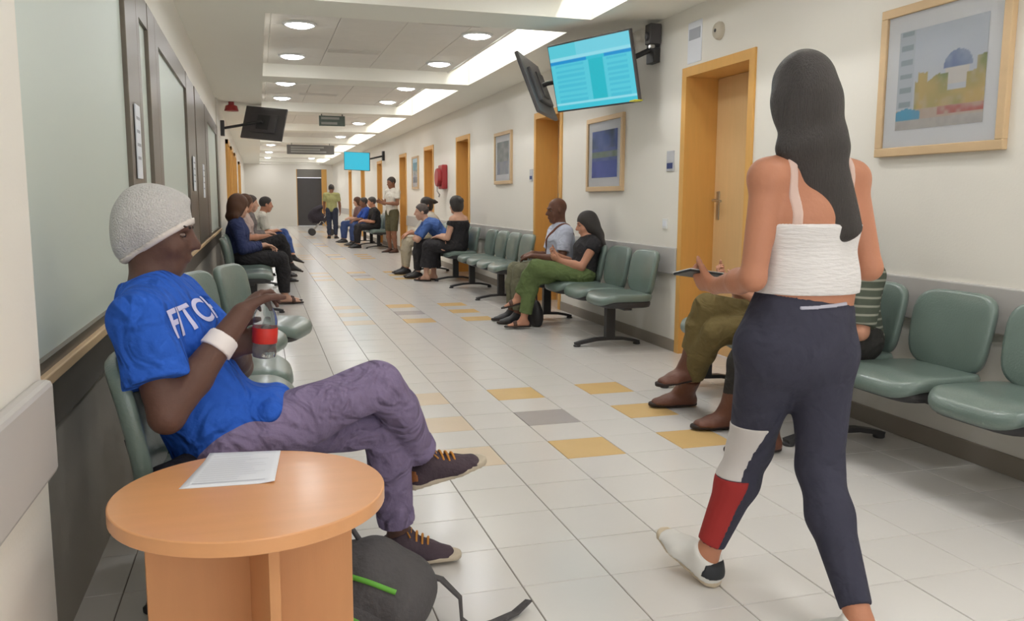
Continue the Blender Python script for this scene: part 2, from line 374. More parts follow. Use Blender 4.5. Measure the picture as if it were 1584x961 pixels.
bench(XB, [6.29+PT*k for k in range(4)], 0, [6.43, 8.05], 'green beam seat with the couple, between the two nearest orange doors')
bench(XB, [9.45+PT*k for k in range(4)], 0, [9.75, 11.2], 'empty green beam seat just beyond the couple')
bench(XB, [12.0+PT*k for k in range(5)], 0, [12.2, 13.9], 'green beam seat under the woman in black dress')
bench(XB, [20.4+PT*k for k in range(7)], 0, [20.6, 22.0, 23.4], 'far green beam seat beyond the standing man on the right')
XBL = -.10
bench(XBL, [2.40+PT*k for k in range(4)], PI, [2.55, 3.85], 'green beam seat under the man in the blue shirt')
bench(-.04, [4.83, 5.36], PI-.32, [5.1], 'empty pale lit green beam seat just beyond the man in blue')
bench(XBL, [9.0+PT*k for k in range(4)], PI, [9.2, 10.5], 'green beam seat under the woman in the navy top')
bench(XBL, [11.9+PT*k for k in range(8)], PI, [12.1, 13.7, 15.4], 'far left green beam seat beyond the woman in navy')

# ------------------------------------------------------------------ round table, paper
tb = empty('side_table', (-.035, 1.86, 0)); tag(tb, 'round beech side table with crossed panel base at lower left', 'table')
RT = .288
MB().lathe([(.05, .5478), (RT-.0045, .548), (RT-.0035, .548), (RT-.0005, .5495), (RT, .5505), (RT, .5515), (RT, .5765), (RT, .5775), (RT-.0005, .5785), (RT-.003, .58), (RT-.004, .58), (RT-.01, .5801), (.10, .5801)], 72).build('tabletop', M_BEECH, tb)
MB().box((-.22, -.011, 0), (.22, .011, .548), .002, Matrix.Rotation(math.radians(11), 4, 'Z')).build('base_panel', M_BEECHV, tb)
for s_ in (-1, 1):
    a, b = (.0115, .22) if s_ > 0 else (-.22, -.0115)
    MB().box((-.011, a, 0), (.011, b, .548), .002, Matrix.Rotation(math.radians(11), 4, 'Z')).build('base_panel', M_BEECHV, tb)
pp = MB(); n = 12
cr = [Vector((-.187, 1.902, .5812)), Vector((.015, 1.89, .5812)), Vector((.034, 2.135, .5812)), Vector((-.135, 2.14, .5812))]
for j in range(n+1):
    for i in range(n+1):
        u, v = i/n, j/n; p = (cr[0]*(1-u)+cr[1]*u)*(1-v)+(cr[3]*(1-u)+cr[2]*u)*v
        p = p+Vector((0, 0, .006*max(0, v-.8)/.2*(1-u)+.004*max(0, u-.85)/.15*(1-v))); pp.v.append(tuple(p))
pp.f = [(j*(n+1)+i, j*(n+1)+i+1, (j+1)*(n+1)+i+1, (j+1)*(n+1)+i) for j in range(n) for i in range(n)]; pp.sm = [True]*len(pp.f); pp.mi = [0]*len(pp.f)
po = pp.build('paper_sheet', M_PAPER, label='white printed sheet of paper lying on the round table', cat='paper')
sm_ = po.modifiers.new('thickness', 'SOLIDIFY'); sm_.thickness = .0006
ink = MB()
for q in range(13):
    v = .10+.065*q; c0, c1 = cr[0]*(1-v)+cr[3]*v, cr[1]*(1-v)+cr[2]*v
    a = c0.lerp(c1, .1); b = c0.lerp(c1, .1+.8*(.55+.45*random.random())); z = Vector((0, 0, .0012+.006*max(0, v-.8)/.2))
    e = Vector((0, .0022 if q else .004, 0)); ink.add([a+z, b+z, b+z+e, a+z+e], [(0, 1, 2, 3)])
ink.build('print', mat('print_faint', (214, 216, 222), .8), po)

# ------------------------------------------------------------------ implicit surfaces for people and soft things
def V3(*a): return np.array(a if len(a) > 1 else a[0], float)
def un(v): v = np.array(v, float); return v/max(1e-9, np.linalg.norm(v))
class Sdf:
    def __init__(s): s.p = []; s.cuts = []
    def cone(s, a, b, ra, rb, k=.03, flat='', op='add'):
        a, b = V3(a), V3(b); r = max(ra, rb)
        s.p.append(('cone', np.minimum(a, b)-r, np.maximum(a, b)+r, k, op, (a, b, ra, rb, flat))); return s
    def econe(s, a, b, wa, wb, side, k=.04, flat='', op='add'):
        a, b = V3(a), V3(b); r = max(*wa, *wb)
        s.p.append(('econe', np.minimum(a, b)-r, np.maximum(a, b)+r, k, op, (a, b, wa, wb, un(side), flat))); return s
    def ell(s, c, r, ax=None, k=.03, op='add'):
        c = V3(c); R = np.eye(3) if ax is None else np.stack([un(v) for v in ax]); m = max(r)
        s.p.append(('ell', c-m, c+m, k, op, (c, np.array(r, float), R))); return s
    def cut(s, p, n): s.cuts.append((V3(p), un(n))); return s
    def chain(s, pts, rs, k=.02, flat=''):
        for i in range(len(pts)-1):
            s.cone(pts[i], pts[i+1], rs[i], rs[i+1], k, ('a' if 'a' in flat and i == 0 else '')+('b' if 'b' in flat and i == len(pts)-2 else ''))
        return s
    def mesh(s, h, wob=0.0):
        adds = [q for q in s.p if q[4] == 'add']
        lo = np.min([q[1] for q in adds], 0)-2.5*h-.01; hi = np.max([q[2] for q in adds], 0)+2.5*h+.01
        n = np.ceil((hi-lo)/h).astype(int)+1
        F = np.full(n, .2, np.float32)
        ax = [(lo[i]+h*np.arange(n[i])).astype(np.float32) for i in range(3)]
        for typ, a, b, k, op, A in s.p:
            m = max(k, .0)*1.05+2.5*h
            i0 = np.clip(np.floor((a-m-lo)/h).astype(int), 0, n); i1 = np.clip(np.ceil((b+m-lo)/h).astype(int)+1, 0, n)
            if np.any(i1 <= i0): continue
            sl = tuple(slice(i0[i], i1[i]) for i in range(3))
            X = ax[0][sl[0]][:, None, None]; Y = ax[1][sl[1]][None, :, None]; Z = ax[2][sl[2]][None, None, :]
            if typ == 'ell':
                c, r, R = A; dx, dy, dz = X-c[0], Y-c[1], Z-c[2]
                u = [(dx*R[i, 0]+dy*R[i, 1]+dz*R[i, 2]) for i in range(3)]
                k0 = np.sqrt(sum((u[i]/r[i])**2 for i in range(3))); k1 = np.sqrt(sum((u[i]/r[i]**2)**2 for i in range(3)))+1e-6
                D = k0*(k0-1)/k1
            else:
                pa, pb = A[0], A[1]; ab = pb-pa; L2 = float(ab@ab)+1e-9; dx, dy, dz = X-pa[0], Y-pa[1], Z-pa[2]
                tr = (dx*ab[0]+dy*ab[1]+dz*ab[2])/L2; t = np.clip(tr, 0, 1)
                qx, qy, qz = dx-ab[0]*t, dy-ab[1]*t, dz-ab[2]*t
                if typ == 'cone':
                    D = np.sqrt(qx*qx+qy*qy+qz*qz)-(A[2]+(A[3]-A[2])*t); flat = A[4]
                else:
                    sd = A[4]; axn = ab/math.sqrt(L2); sd = un(sd-axn*(sd@axn)); bn = np.cross(axn, sd)
                    w = A[2][0]+(A[3][0]-A[2][0])*t; d = A[2][1]+(A[3][1]-A[2][1])*t; mn = np.minimum(w, d)
                    uu = qx*sd[0]+qy*sd[1]+qz*sd[2]; vv = qx*bn[0]+qy*bn[1]+qz*bn[2]; ss = qx*axn[0]+qy*axn[1]+qz*axn[2]
                    D = (np.sqrt((uu/w)**2+(vv/d)**2+(ss/mn)**2)-1)*mn; flat = A[5]
                if 'b' in flat: D = np.maximum(D, (tr-1)*math.sqrt(L2))
                if 'a' in flat: D = np.maximum(D, -tr*math.sqrt(L2))
            G = F[sl]
            if op == 'add':
                hh = np.clip(.5+.5*(G-D)/k, 0, 1) if k > 0 else (G > D).astype(np.float32)
                F[sl] = G*(1-hh)+D*hh-k*hh*(1-hh)
            else:
                D = -D; hh = np.clip(.5-.5*(G-D)/max(k, 1e-4), 0, 1); F[sl] = G*(1-hh)+D*hh+k*hh*(1-hh)
        if wob:
            X, Y, Z = ax[0][:, None, None], ax[1][None, :, None], ax[2][None, None, :]
            F += wob*(np.sin(X*31+Z*23+2*np.sin(Y*17))+.7*np.sin(Y*37-Z*29+2*np.sin(X*19)))
        for p, nn in s.cuts:
            X, Y, Z = ax[0][:, None, None], ax[1][None, :, None], ax[2][None, None, :]
            F = np.maximum(F, (X-p[0])*nn[0]+(Y-p[1])*nn[1]+(Z-p[2])*nn[2])
        return surfnets(F, lo, h)
def surfnets(F, lo, h):
    F = F.astype(np.float32); S = F < 0
    c = [S[i:S.shape[0]-1+i, j:S.shape[1]-1+j, k:S.shape[2]-1+k] for i in (0, 1) for j in (0, 1) for k in (0, 1)]
    anyv = c[0].copy(); allv = c[0].copy()
    for q in c[1:]: anyv |= q; allv &= q
    act = np.argwhere(anyv & ~allv)
    if len(act) == 0: return np.zeros((0, 3)), np.zeros((0, 4), int)
    idx = np.full(anyv.shape, -1, np.int32); idx[tuple(act.T)] = np.arange(len(act))
    acc = np.zeros((len(act), 3)); cnt = np.zeros(len(act))
    offs = [(i, j, k) for i in (0, 1) for j in (0, 1) for k in (0, 1)]
    val = {o: F[act[:, 0]+o[0], act[:, 1]+o[1], act[:, 2]+o[2]] for o in offs}
    for o in offs:
        for d in range(3):
            if o[d]: continue
            o2 = list(o); o2[d] = 1; o2 = tuple(o2); a, b = val[o], val[o2]; m = (a < 0) != (b < 0)
            t = np.where(m, a/np.where(a == b, 1, a-b), 0)
            pt = np.array(o, float)[None, :].repeat(len(act), 0); pt[:, d] += t
            acc += pt*m[:, None]; cnt += m
    Vv = (act+acc/np.maximum(cnt, 1)[:, None])*h+lo
    Q = []
    for d in range(3):
        s0 = [slice(None)]*3; s1 = [slice(None)]*3; s0[d] = slice(0, -1); s1[d] = slice(1, None)
        A, B = S[tuple(s0)], S[tuple(s1)]; e = np.argwhere(A != B); d1, d2 = (d+1) % 3, (d+2) % 3
        ok = (e[:, d1] > 0) & (e[:, d2] > 0) & (e[:, d1] < idx.shape[d1]) & (e[:, d2] < idx.shape[d2]); e = e[ok]
        if len(e) == 0: continue
        ins = A[tuple(e.T)]
        def g(a, b):
            q = e.copy(); q[:, d1] -= a; q[:, d2] -= b; return idx[tuple(q.T)]
        q = np.stack([g(1, 1), g(0, 1), g(0, 0), g(1, 0)], 1); q[~ins] = q[~ins][:, ::-1]; Q.append(q)
    return Vv, np.concatenate(Q)
def smesh(name, s, h, m, parent=None, wob=0.0, mfun=None, origin=None, **k):
    v, q = s.mesh(h, wob)
    if origin is not None: v = v-np.array(origin)
    me = bpy.data.meshes.new(name); me.vertices.add(len(v)); me.vertices.foreach_set('co', v.astype(np.float32).ravel())
    me.loops.add(len(q)*4); me.loops.foreach_set('vertex_index', q.astype(np.int32).ravel())
    me.polygons.add(len(q)); me.polygons.foreach_set('loop_start', np.arange(0, len(q)*4, 4, dtype=np.int32)); 
    me.update(calc_edges=True); me.polygons.foreach_set('use_smooth', np.ones(len(q), bool))
    for mm in (m if isinstance(m, (list, tuple)) else [m]): me.materials.append(mm)
    if mfun is not None:
        c = v[q].mean(1)+(np.array(origin) if origin is not None else 0); me.polygons.foreach_set('material_index', mfun(c).astype(np.int32))
    me.validate(); me.update()
    return tag(link(bpy.data.objects.new(name, me), parent), **k)

# ------------------------------------------------------------------ people
UP = V3(0, 0, 1)
def head_prims(s, J, sc=1.0, inf=0.0, face=True):
    c, f, u = J['head'], un(J['face']), un(J['hup']); r = un(np.cross(f, u)); u = np.cross(r, f); AX = (r, f, u)
    P = lambda a, b, d: c+(r*a+f*b+u*d)*sc
    s.ell(P(0, -.012, .032), (.074*sc+inf, .094*sc+inf, .088*sc+inf), AX, .02)
    if not face: return
    s.ell(P(0, .028, -.035), (.060*sc, .068*sc, .080*sc), AX, .03)
    s.cone(P(-.02, .055, -.098), P(.02, .055, -.098), .024*sc, .024*sc, .03)
    for q in (-1, 1):
        if J.get('ears', 1): s.ell(P(q*.077, -.008, -.008), (.012*sc, .022*sc, .033*sc), AX, .008)
        s.ell(P(q*.036, .088, .006), (.017*sc, .016*sc, .012*sc), AX, .012, 'sub')
        s.ell(P(q*.04, .058, -.035), (.022*sc, .022*sc, .022*sc), AX, .02)
    s.econe(P(-.035, .078, .026), P(.035, .078, .026), (.012*sc, .012*sc), (.012*sc, .012*sc), f, .015)
    s.cone(P(0, .092, .012), P(0, .113, -.026), .008*sc, .0125*sc, .010)
    s.ell(P(0, .094, -.034), (.018*sc, .011*sc, .008*sc), AX, .008)
    s.ell(P(0, .090, -.060), (.026*sc, .013*sc, .0065*sc), AX, .006)
    s.ell(P(0, .087, -.071), (.023*sc, .013*sc, .0075*sc), AX, .006)
    s.cone(J['neck'], P(0, -.028, -.055), .056*sc, .050*sc, .03)
def eyes(J, root, sc, o):
    c, f, u = J['head'], un(J['face']), un(J['hup']); r = un(np.cross(f, u)); u = np.cross(r, f)
    for q in (-1, 1):
        s = Sdf(); s.ell(c+(r*q*.035+f*.0735+u*.004)*sc, (.0125*sc, .0115*sc, .0065*sc), (r, f, u), .001)
        e = smesh('eye', s, .0035, mat('eye_white', (120, 102, 94), .35), root, origin=o)
        s = Sdf(); s.ell(c+(r*q*.035+f*.0825+u*.003)*sc, (.0055*sc, .0038*sc, .0055*sc), (r, f, u), .001); smesh('iris', s, .002, mat('iris', (38, 26, 22), .25), e, origin=o)
        s = Sdf(); s.cone(c+(r*q*.018+f*.091+u*.026)*sc, c+(r*q*.052+f*.080+u*.030)*sc, .0045, .003, .002); smesh('eyebrow', s, .003, mat('brow', (36, 28, 26), .7), root, origin=o)
def side_of(J): return un(J['shR']-J['shL'])
def torso_prims(s, J, o, inf=0.0, pelvis=True, upper=True):
    sd = side_of(J); hs = un(J['hipR']-J['hipL']); w = o.get('girth', 1.0); sc = o.get('sc', 1.0)
    pw, pd, ww, wd, cw, cd = [x*sc*w+inf for x in o.get('dims', (.155, .105, .130, .092, .155, .100))]
    if pelvis: s.econe(J['pelvis'], J['waist'], (pw, pd), (ww, wd), hs, .05)
    if upper:
        s.econe(J['waist'], J['chest'], (ww, wd), (cw, cd), sd, .05)
        s.econe(J['chest'], J['neck']*.75+J['chest']*.25, (cw, cd), (cw*.55, cd*.7), sd, .05)
        for q in 'LR': s.cone(J['neck']*.8+J['sh'+q]*.2-UP*.01, J['sh'+q], .052*sc+inf, .056*sc+inf, .04)
def arm_prims(s, J, q, o, inf=0.0, fr=1.0, fore=0.0, flat=True, taper=0.0):
    sc = o.get('arm', 1.0); a, b, c = J['sh'+q], J['el'+q], J['wr'+q]
    if fr < 1:
        s.cone(a, a+(b-a)*fr, .052*sc+inf, (.052+(.040-.052)*fr)*sc+inf+taper, .02, 'b' if flat else ''); return
    s.cone(a, b, .052*sc+inf, .040*sc+inf, .02)
    if fore > 0:
        m = b+(c-b)*min(.35, fore)
        s.cone(b, m, .040*sc+inf, .041*sc+inf, .015)
        if fore > .35: e = b+(c-b)*fore; s.cone(m, e, .041*sc+inf, (.041-.015*(fore-.35)/.65)*sc+inf+taper, .015, 'b' if flat and fore < 1 else '')
def leg_prims(s, J, q, o, inf=0.0, fr=1.0, shin=1.0, flat=True, ends=None, kk=.03):
    sc = o.get('leg', 1.0); a, b, c = J['hip'+q], J['knee'+q], J['ank'+q]
    if fr < 1:
        s.cone(a, a+(b-a)*fr, .086*sc+inf, (.086-.028*fr)*sc+inf, .04, 'b' if flat else ''); return
    s.cone(a, b, .086*sc+inf, .058*sc+inf, min(.04, kk*1.3))
    if shin > 0:
        back = un(np.cross(np.cross(b-a, c-b), c-b)); m = b+(c-b)*.32-back*0.012
        if shin <= .32: s.cone(b, b+(c-b)*shin, .056*sc+inf, .056*sc+inf, .03, 'b' if flat else '')
        else:
            s.cone(b, m, .056*sc+inf, .056*sc+inf, kk); e = b+(c-b)*shin
            re = ends if ends is not None else (.056-.022*(shin-.32)/.68)*sc+inf
            s.cone(m, e, .056*sc+inf, re, kk, 'b' if flat and shin < 1 else '')
def hand_prims(s, w, d, n, t, curl=.5, sc=1.0, spread=.0, thumb=.5, k=.006):
    """palm and five fingers: d along the hand, n out of the palm, t to the thumb side"""
    d = un(d); n = un(n-d*(n@d)); t0 = un(np.cross(d, n)); t = t0 if t0@un(t) > 0 else -t0
    s.econe(w, w+d*.075*sc, (.029*sc, .019*sc), (.041*sc, .014*sc), t, .014)
    for i, (off, L, r) in enumerate(((.030, .070, .0090), (.010, .080, .0092), (-.011, .074, .0088), (-.030, .058, .0078))):
        p = w+d*(.080-.004*abs(i-1))*sc+t*off*sc; a = curl*.55; dd = un(d+t*spread*(1-i)*.12)
        for j, fr in enumerate((.45, .31, .24)):
            v = dd*math.cos(a)+n*math.sin(a); p2 = p+v*L*fr*sc; s.cone(p, p2, r*(1-.1*j)*sc, r*(.92-.1*j)*sc, k); p = p2; a += curl*(.95 if j == 0 else .7)
    p = w+d*.022*sc+t*.026*sc; v = un(d*.62+t*.62+n*.35*thumb)
    p2 = p+v*.042*sc; s.cone(p, p2, .013*sc, .0105*sc, .01); v2 = un(v+d*.35-t*thumb*.7+n*thumb*.5); p3 = p2+v2*.032*sc; s.cone(p2, p3, .0105*sc, .0095*sc, k); s.cone(p3, p3+un(v2+n*.2)*.024*sc, .0095*sc, .0078*sc, k)
def foot_prims(s, A, d, u, inf=0.0, sc=1.0):
    d = un(d); u = un(u-d*(u@d)); r = np.cross(d, u)
    s.cone(A, A-d*.030*sc-u*.045*sc, .036*sc+inf, .030*sc+inf, .02)
    s.econe(A-d*.028*sc-u*.048*sc, A+d*.095*sc-u*.056*sc, (.031*sc+inf, .030*sc+inf), (.043*sc+inf, .024*sc+inf), r, .02)
    s.econe(A+d*.06*sc-u*.035*sc, A+d*.01*sc-u*.01*sc, (.032*sc+inf, .02*sc+inf), (.034*sc+inf, .03*sc+inf), r, .02)
    s.econe(A+d*.095*sc-u*.056*sc, A+d*.160*sc-u*.064*sc, (.043*sc+inf, .023*sc+inf), (.033*sc+inf, .014*sc+inf), r, .02)
def shoe(root, J, q, o, kind, m, msole, h, org, extra=None):
    A, d = J['ank'+q], un(J['toe'+q]); u = J.get('fup'+q, UP); u = un(u-d*(u@d)); r = np.cross(d, u); sc = o.get('foot', 1.0)
    base = A-u*.082*sc
    if kind in ('shoe', 'boot', 'sneaker'):
        s = Sdf(); foot_prims(s, A-u*.004, d, u, {'sneaker': .015, 'boot': .018}.get(kind, .011), sc)
        if kind == 'boot': s.cone(A-u*.02, A+un(J['knee'+q]-A)*.14, .056*sc, .060*sc, .03, 'b')
        else: s.cut(A+u*.012, u*.9-d*.35)
        s.cut(base+u*.012, -u); so = smesh(kind, s, h, m, root, origin=org)
    else: so = root
    s = Sdf(); th = .014 if kind == 'sandal' else .022
    s.econe(base-d*.040*sc+u*th*.5, base+d*.105*sc+u*th*.5, (.042*sc, .05), (.053*sc, .05), r, .01); s.econe(base+d*.105*sc+u*th*.5, base+d*.168*sc+u*th*.5, (.053*sc, .05), (.042*sc, .05), r, .01)
    s.cut(base+u*th, u); s.cut(base, -u); sole = smesh('sole', s, min(h, .006), msole, so, origin=org)
    if kind == 'sandal':
        st = Sdf(); foot_prims(st, A, d, u, .006, sc); st.cut(A+d*.115*sc, d); st.cut(A+d*.075*sc, -d); smesh('strap', st, min(h, .006), m, root, origin=org)
    if extra: extra(so, A, d, u, r, sc)
def hair_obj(root, J, hr, h, org, sc):
    c, f, u = J['head'], un(J['face']), un(J['hup']); r = un(np.cross(f, u)); u = np.cross(r, f); AX = (r, f, u)
    P = lambda a, b, d: c+(r*a+f*b+u*d)*sc
    st = hr['style']; t = hr.get('thick', .010); s = Sdf()
    s.ell(P(0, -.014, .034), (.076*sc+t, .095*sc+t, .088*sc+t), AX, .02)
    if st == 'short':
        s.cut(P(0, .030, .012), f*.80-u*.60); s.cut(P(0, 0, -.050), -u)
        return smesh('hair', s, h, hr['mat'], root, origin=org, wob=.0008)
    if st in ('long', 'bun', 'pony'):
        s.ell(P(0, -.03, -.03), (.078*sc+t, .080*sc+t, .08*sc+t), AX, .03)
        s.ell(P(0, .088, -.055), (.082*sc, .075*sc, .088*sc), AX, .02, 'sub')
    if st == 'long':
        e = hr.get('end', P(0, -.10, -.33)); w0, w1 = hr.get('w', (.085, .06))
        m = P(*hr.get('mid', (0, -.075, -.12)))
        s.econe(P(0, -.045, -.02), m, (w0, .060), (w0*1.02, .045), r, .04); s.econe(m, e, (w0*1.02, .045), (w1, .025), r, .04)
    if st == 'bun': s.ell(P(0, -.115, .045), (.042, .036, .042), AX, .015)
    if st == 'pony': s.chain([P(0, -.10, .06), P(0, -.15, .03), P(*hr.get('tail', (.0, -.17, -.10)))], (.028, .034, .016), .02)
    return smesh('hair', s, h, hr['mat'], root, origin=org, wob=.0012)
def person(label, J, o):
    J = {k: (V3(v) if isinstance(v, (tuple, list, np.ndarray)) and len(v) == 3 else v) for k, v in J.items()}
    org = (float(J['pelvis'][0]), float(J['pelvis'][1]), 0.0); h = o.get('h', .008); sc = o.get('sc', 1.0)
    root = empty('person', org); tag(root, label, 'person', o.get('group'))
    s = Sdf(); torso_prims(s, J, o); head_prims(s, J, o.get('hsc', 1.0))
    for q in 'LR':
        arm_prims(s, J, q, o, 0, 1, 1, False); leg_prims(s, J, q, o, 0, 1, 1, False); foot_prims(s, J['ank'+q], J['toe'+q], J.get('fup'+q, UP), 0, o.get('foot', 1.0))
        d, n, t, curl, th = J['hand'+q]; hand_prims(s, J['wr'+q], V3(d), V3(n), V3(t), curl, o.get('hand', 1.0), .2, th, max(.004, h*.8))
    smesh('body', s, h, o['skin'], root, origin=org)
    if o.get('eyes', True): eyes(J, root, o.get('hsc', 1.0), org)
    b = o.get('bottom')
    if b:
        s = Sdf(); kd = b.get('kind', 'trousers'); i = b.get('inf', .014); tp = b.get('top', .55)
        d6 = [x*o.get('sc', 1.0)*o.get('girth', 1.0)+i for x in o.get('dims', (.155, .105, .130, .092, .155, .100))]
        s.econe(J['pelvis'], J['pelvis']+(J['waist']-J['pelvis'])*tp, (d6[0], d6[1]), (d6[0]+(d6[2]-d6[0])*tp, d6[1]+(d6[3]-d6[1])*tp), un(J['hipR']-J['hipL']), .05, 'b')
        if kd == 'skirt':
            hm = V3(J['kneeL']*.5+J['kneeR']*.5); ak = (J['ankL']+J['ankR'])*.5; sdv = un(J['hipR']-J['hipL'])
            s.econe(J['pelvis'], hm, (.17, .12), (.19, .10), sdv, .05); e = hm+(ak-hm)*b.get('len', .7); s.econe(hm, e, (.18, .11), (.21, .14), sdv, .04, 'b')
        else:
            for q in 'LR':
                if kd == 'shorts': leg_prims(s, J, q, o, i+.008, b.get('len', .95), 0)
                else: leg_prims(s, J, q, o, i, 1, b.get('len', .93), True, b.get('ends'), b.get('kk', .03))
        bo = smesh({'trousers': 'trousers', 'shorts': 'shorts', 'skirt': 'skirt', 'leggings': 'leggings'}[kd], s, h, b['mat'], root, wob=b.get('wob', .0016), mfun=b.get('mfun'), origin=org)
        if b.get('label'): bo['label'] = b['label']
        o['bottom_obj'] = bo
    t = o.get('top')
    if t:
        s = Sdf(); i = t.get('inf', .016); torso_prims(s, J, o, i, t.get('low', True), True)
        sl = t.get('sleeve', .7)
        if sl:
            for q in 'LR': arm_prims(s, J, q, o, i*t.get('loose', 1.0), min(1, sl), max(0, sl-1), True, t.get('taper', .008))
        for c in t.get('extra', []): s.econe(*c)
        nv = J['neck']-J['chest']; s.cone(J['neck']+un(nv)*.005, J['neck']+un(nv)*.25, .062, .075, .015, '', 'sub')
        hem = t.get('hem'); pv = J['pelvis']-J['waist']
        if hem is None: hem = J['pelvis']+pv*t.get('drop', .1)
        s.cut(hem, t.get('hemn', pv))
        for c in t.get('cuts', []): s.cut(*c)
        o['top_obj'] = smesh(t.get('name', 'shirt'), s, t.get('h', h), t['mat'], root, wob=t.get('wob', .0016), origin=org, mfun=t.get('mfun'))
    if o.get('shoes'):
        kd, m, ms = o['shoes'][:3]
        for q in 'LR': shoe(root, J, q, o, kd, m, ms, min(h, .008), org, o['shoes'][3] if len(o['shoes']) > 3 else None)
    if o.get('hair'): hair_obj(root, J, o['hair'], min(h, .009), org, o.get('hsc', 1.0))
    o['root'] = root; o['org'] = org; o['J'] = J
    return root

SK_DARK = skin('deep', (98, 70, 60)); SK_BROWN = skin('brown', (140, 98, 76)); SK_TAN = skin('tan', (196, 142, 116)); SK_FAIR = skin('fair', (214, 168, 144)); SK_OLIVE = skin('olive', (186, 128, 100))
HAIR_BLACK = mat('hair_black', (58, 53, 51), .45, .2, 6, .5, 60, stretch=(6, 6, .6)); HAIR_BROWN = mat('hair_brown', (96, 62, 42), .45, .2, 6, .5, 60, stretch=(6, 6, .6)); HAIR_GREY = mat('hair_grey', (90, 80, 76), .6, .2, 8, .4, 80)
LACE = mat('lace', (196, 132, 60), .8)

# --- seated man in the blue T-shirt
J = dict(ears=0, pelvis=(-.13, 2.44, .535), waist=(-.17, 2.43, .66), chest=(-.245, 2.43, .845), neck=(-.285, 2.44, .965),
         head=(-.262, 2.45, 1.118), face=(1, -.10, -.12), hup=(.12, 0, 1), shL=(-.245, 2.61, .915), shR=(-.285, 2.25, .905),
         elR=(-.232, 2.17, .680), wrR=(-.050, 2.295, .912), elL=(-.075, 2.64, .705), wrL=(-.085, 2.435, .800),
         handR=((.42, .75, .42), (.72, .25, -.60), (.3, -.2, .9), .95, .8), handL=((.95, .08, .25), (.1, -1, .0), (-.2, 0, 1), 1.0, .8),
         hipL=(-.10, 2.54, .525), hipR=(-.10, 2.34, .535), kneeL=(.345, 2.60, .505), ankL=(.415, 2.685, .095), toeL=(.95, -.22, 0),
         kneeR=(.325, 2.46, .665), ankR=(.505, 2.70, .345), toeR=(.93, .05, .22), fupR=(-.25, -.12, .95))
def laces(so, A, d, u, r, sc):
    b = MB()
    for i in range(4):
        p = A+d*(.040+.019*i)*sc-u*(.002+.010*i)*sc; b.tube([p-r*.030+u*.0, p-r*.016+u*.018, p+u*.022, p+r*.016+u*.018, p+r*.030], .0042, 6)
    p = A+d*.03-u*.002; b.tube([p+u*.012, p+u*.022+r*.03, p+u*.01+r*.045+d*.01], .003, 6); b.tube([p+u*.012, p+u*.022-r*.03, p+u*.006-r*.045+d*.01], .003, 6)
    o_ = b.build('lace', LACE, so.parent); o_.parent = so; o_.matrix_parent_inverse = Matrix.Translation(so.parent.location).inverted()
manO = dict(skin=SK_DARK, h=.0065, sc=1.0, hsc=.92, arm=1.06, leg=.98,
            bottom=dict(mat=mat('cloth_purple_denim', (134, 120, 150), .85, .22, 5, .25, 60, spec=.2, fold=.8), kind='trousers', len=.86, inf=.014, top=.5, ends=.058, wob=.0022, kk=.012),
            top=dict(mat=mat('cloth_royal_blue', (46, 96, 196), .8, .12, 9, .2, 60, spec=.2, fold=.8), sleeve=.66, inf=.022, drop=.55, taper=.016, wob=.0026, name='tshirt',
                     extra=[((-.13, 2.44, .60), (.02, 2.42, .635), (.15, .10), (.13, .055), (0, 1, 0), .05)]),
            shoes=('shoe', mat('shoe_canvas', (74, 60, 68), .8, .15, 20, .3, 60), mat('sole_cream', (200, 186, 164), .6), laces))
def cuffs():
    for q in 'LR':
        a, b_ = J['knee'+q], J['ank'+q]; s_ = Sdf(); s_.cone(a+(b_-a)*.77, a+(b_-a)*.868, .0635, .0625, .004, 'ab'); smesh('cuff', s_, .006, mat('cloth_purple_denim', (0, 0, 0)), manO['bottom_obj'], origin=org)
        hd_ = Sdf(); A, d = J['ank'+q], un(J['toe'+q]); u_ = J.get('fup'+q, UP); u_ = un(u_-d*(u_@d)); foot_prims(hd_, A-u_*.004, d, u_, .0135, 1.0); hd_.cut(A-d*.040, d); hd_.cut(A-u_*.05, -u_); hd_.cut(A-u_*.015, u_); smesh('heel_patch', hd_, .005, mat('heel_tan', (150, 92, 50), .7), man, origin=org)
man = person('seated man in blue T-shirt, white mesh cap and purple jeans, legs crossed', J, manO)
J = manO['J']; org = manO['org']; cuffs()
# cap with rolled brim
c, f, u = J['head'], un(J['face']), un(J['hup']); r = un(np.cross(f, u)); u = np.cross(r, f); AX = (r, f, u)
M_CAP = mat('cap_mesh', (222, 218, 215), .85, .10, 60, .7, 220)
s = Sdf(); s.ell(c-f*.016+u*.028, (.083, .104, .094), AX, .02); s.ell(c-f*.010+u*.078, (.060, .075, .046), AX, .03); s.ell(c+f*.030+u*.095, (.028, .045, .018), AX, .02); s.ell(c-f*.070-u*.030, (.062, .042, .060), AX, .03)
pn = un(f*.62-u*.78); pc = c+f*.030+u*.002
s.cut(pc+pn*.006, pn); cap = smesh('cap', s, .006, M_CAP, man, origin=org, wob=.0012)
s = Sdf(); s.ell(c-f*.016+u*.028, (.0870, .108, .0980), AX, .02); s.ell(c-f*.070-u*.030, (.0660, .0460, .0640), AX, .03); s.cut(pc+pn*.011, pn); s.cut(pc-pn*.004, -pn); smesh('cap_brim', s, .005, mat('cap_edge', (226, 216, 208), .8), cap, origin=org)
# hospital wristband
a, b = J['elR'], J['wrR']; s = Sdf(); q0, q1 = a+(b-a)*.62, a+(b-a)*.76; s.cone(q0, q1, .0435, .0405, .005, 'ab'); smesh('wristband', s, .005, mat('wristband_white', (236, 228, 226), .5), man, origin=org)
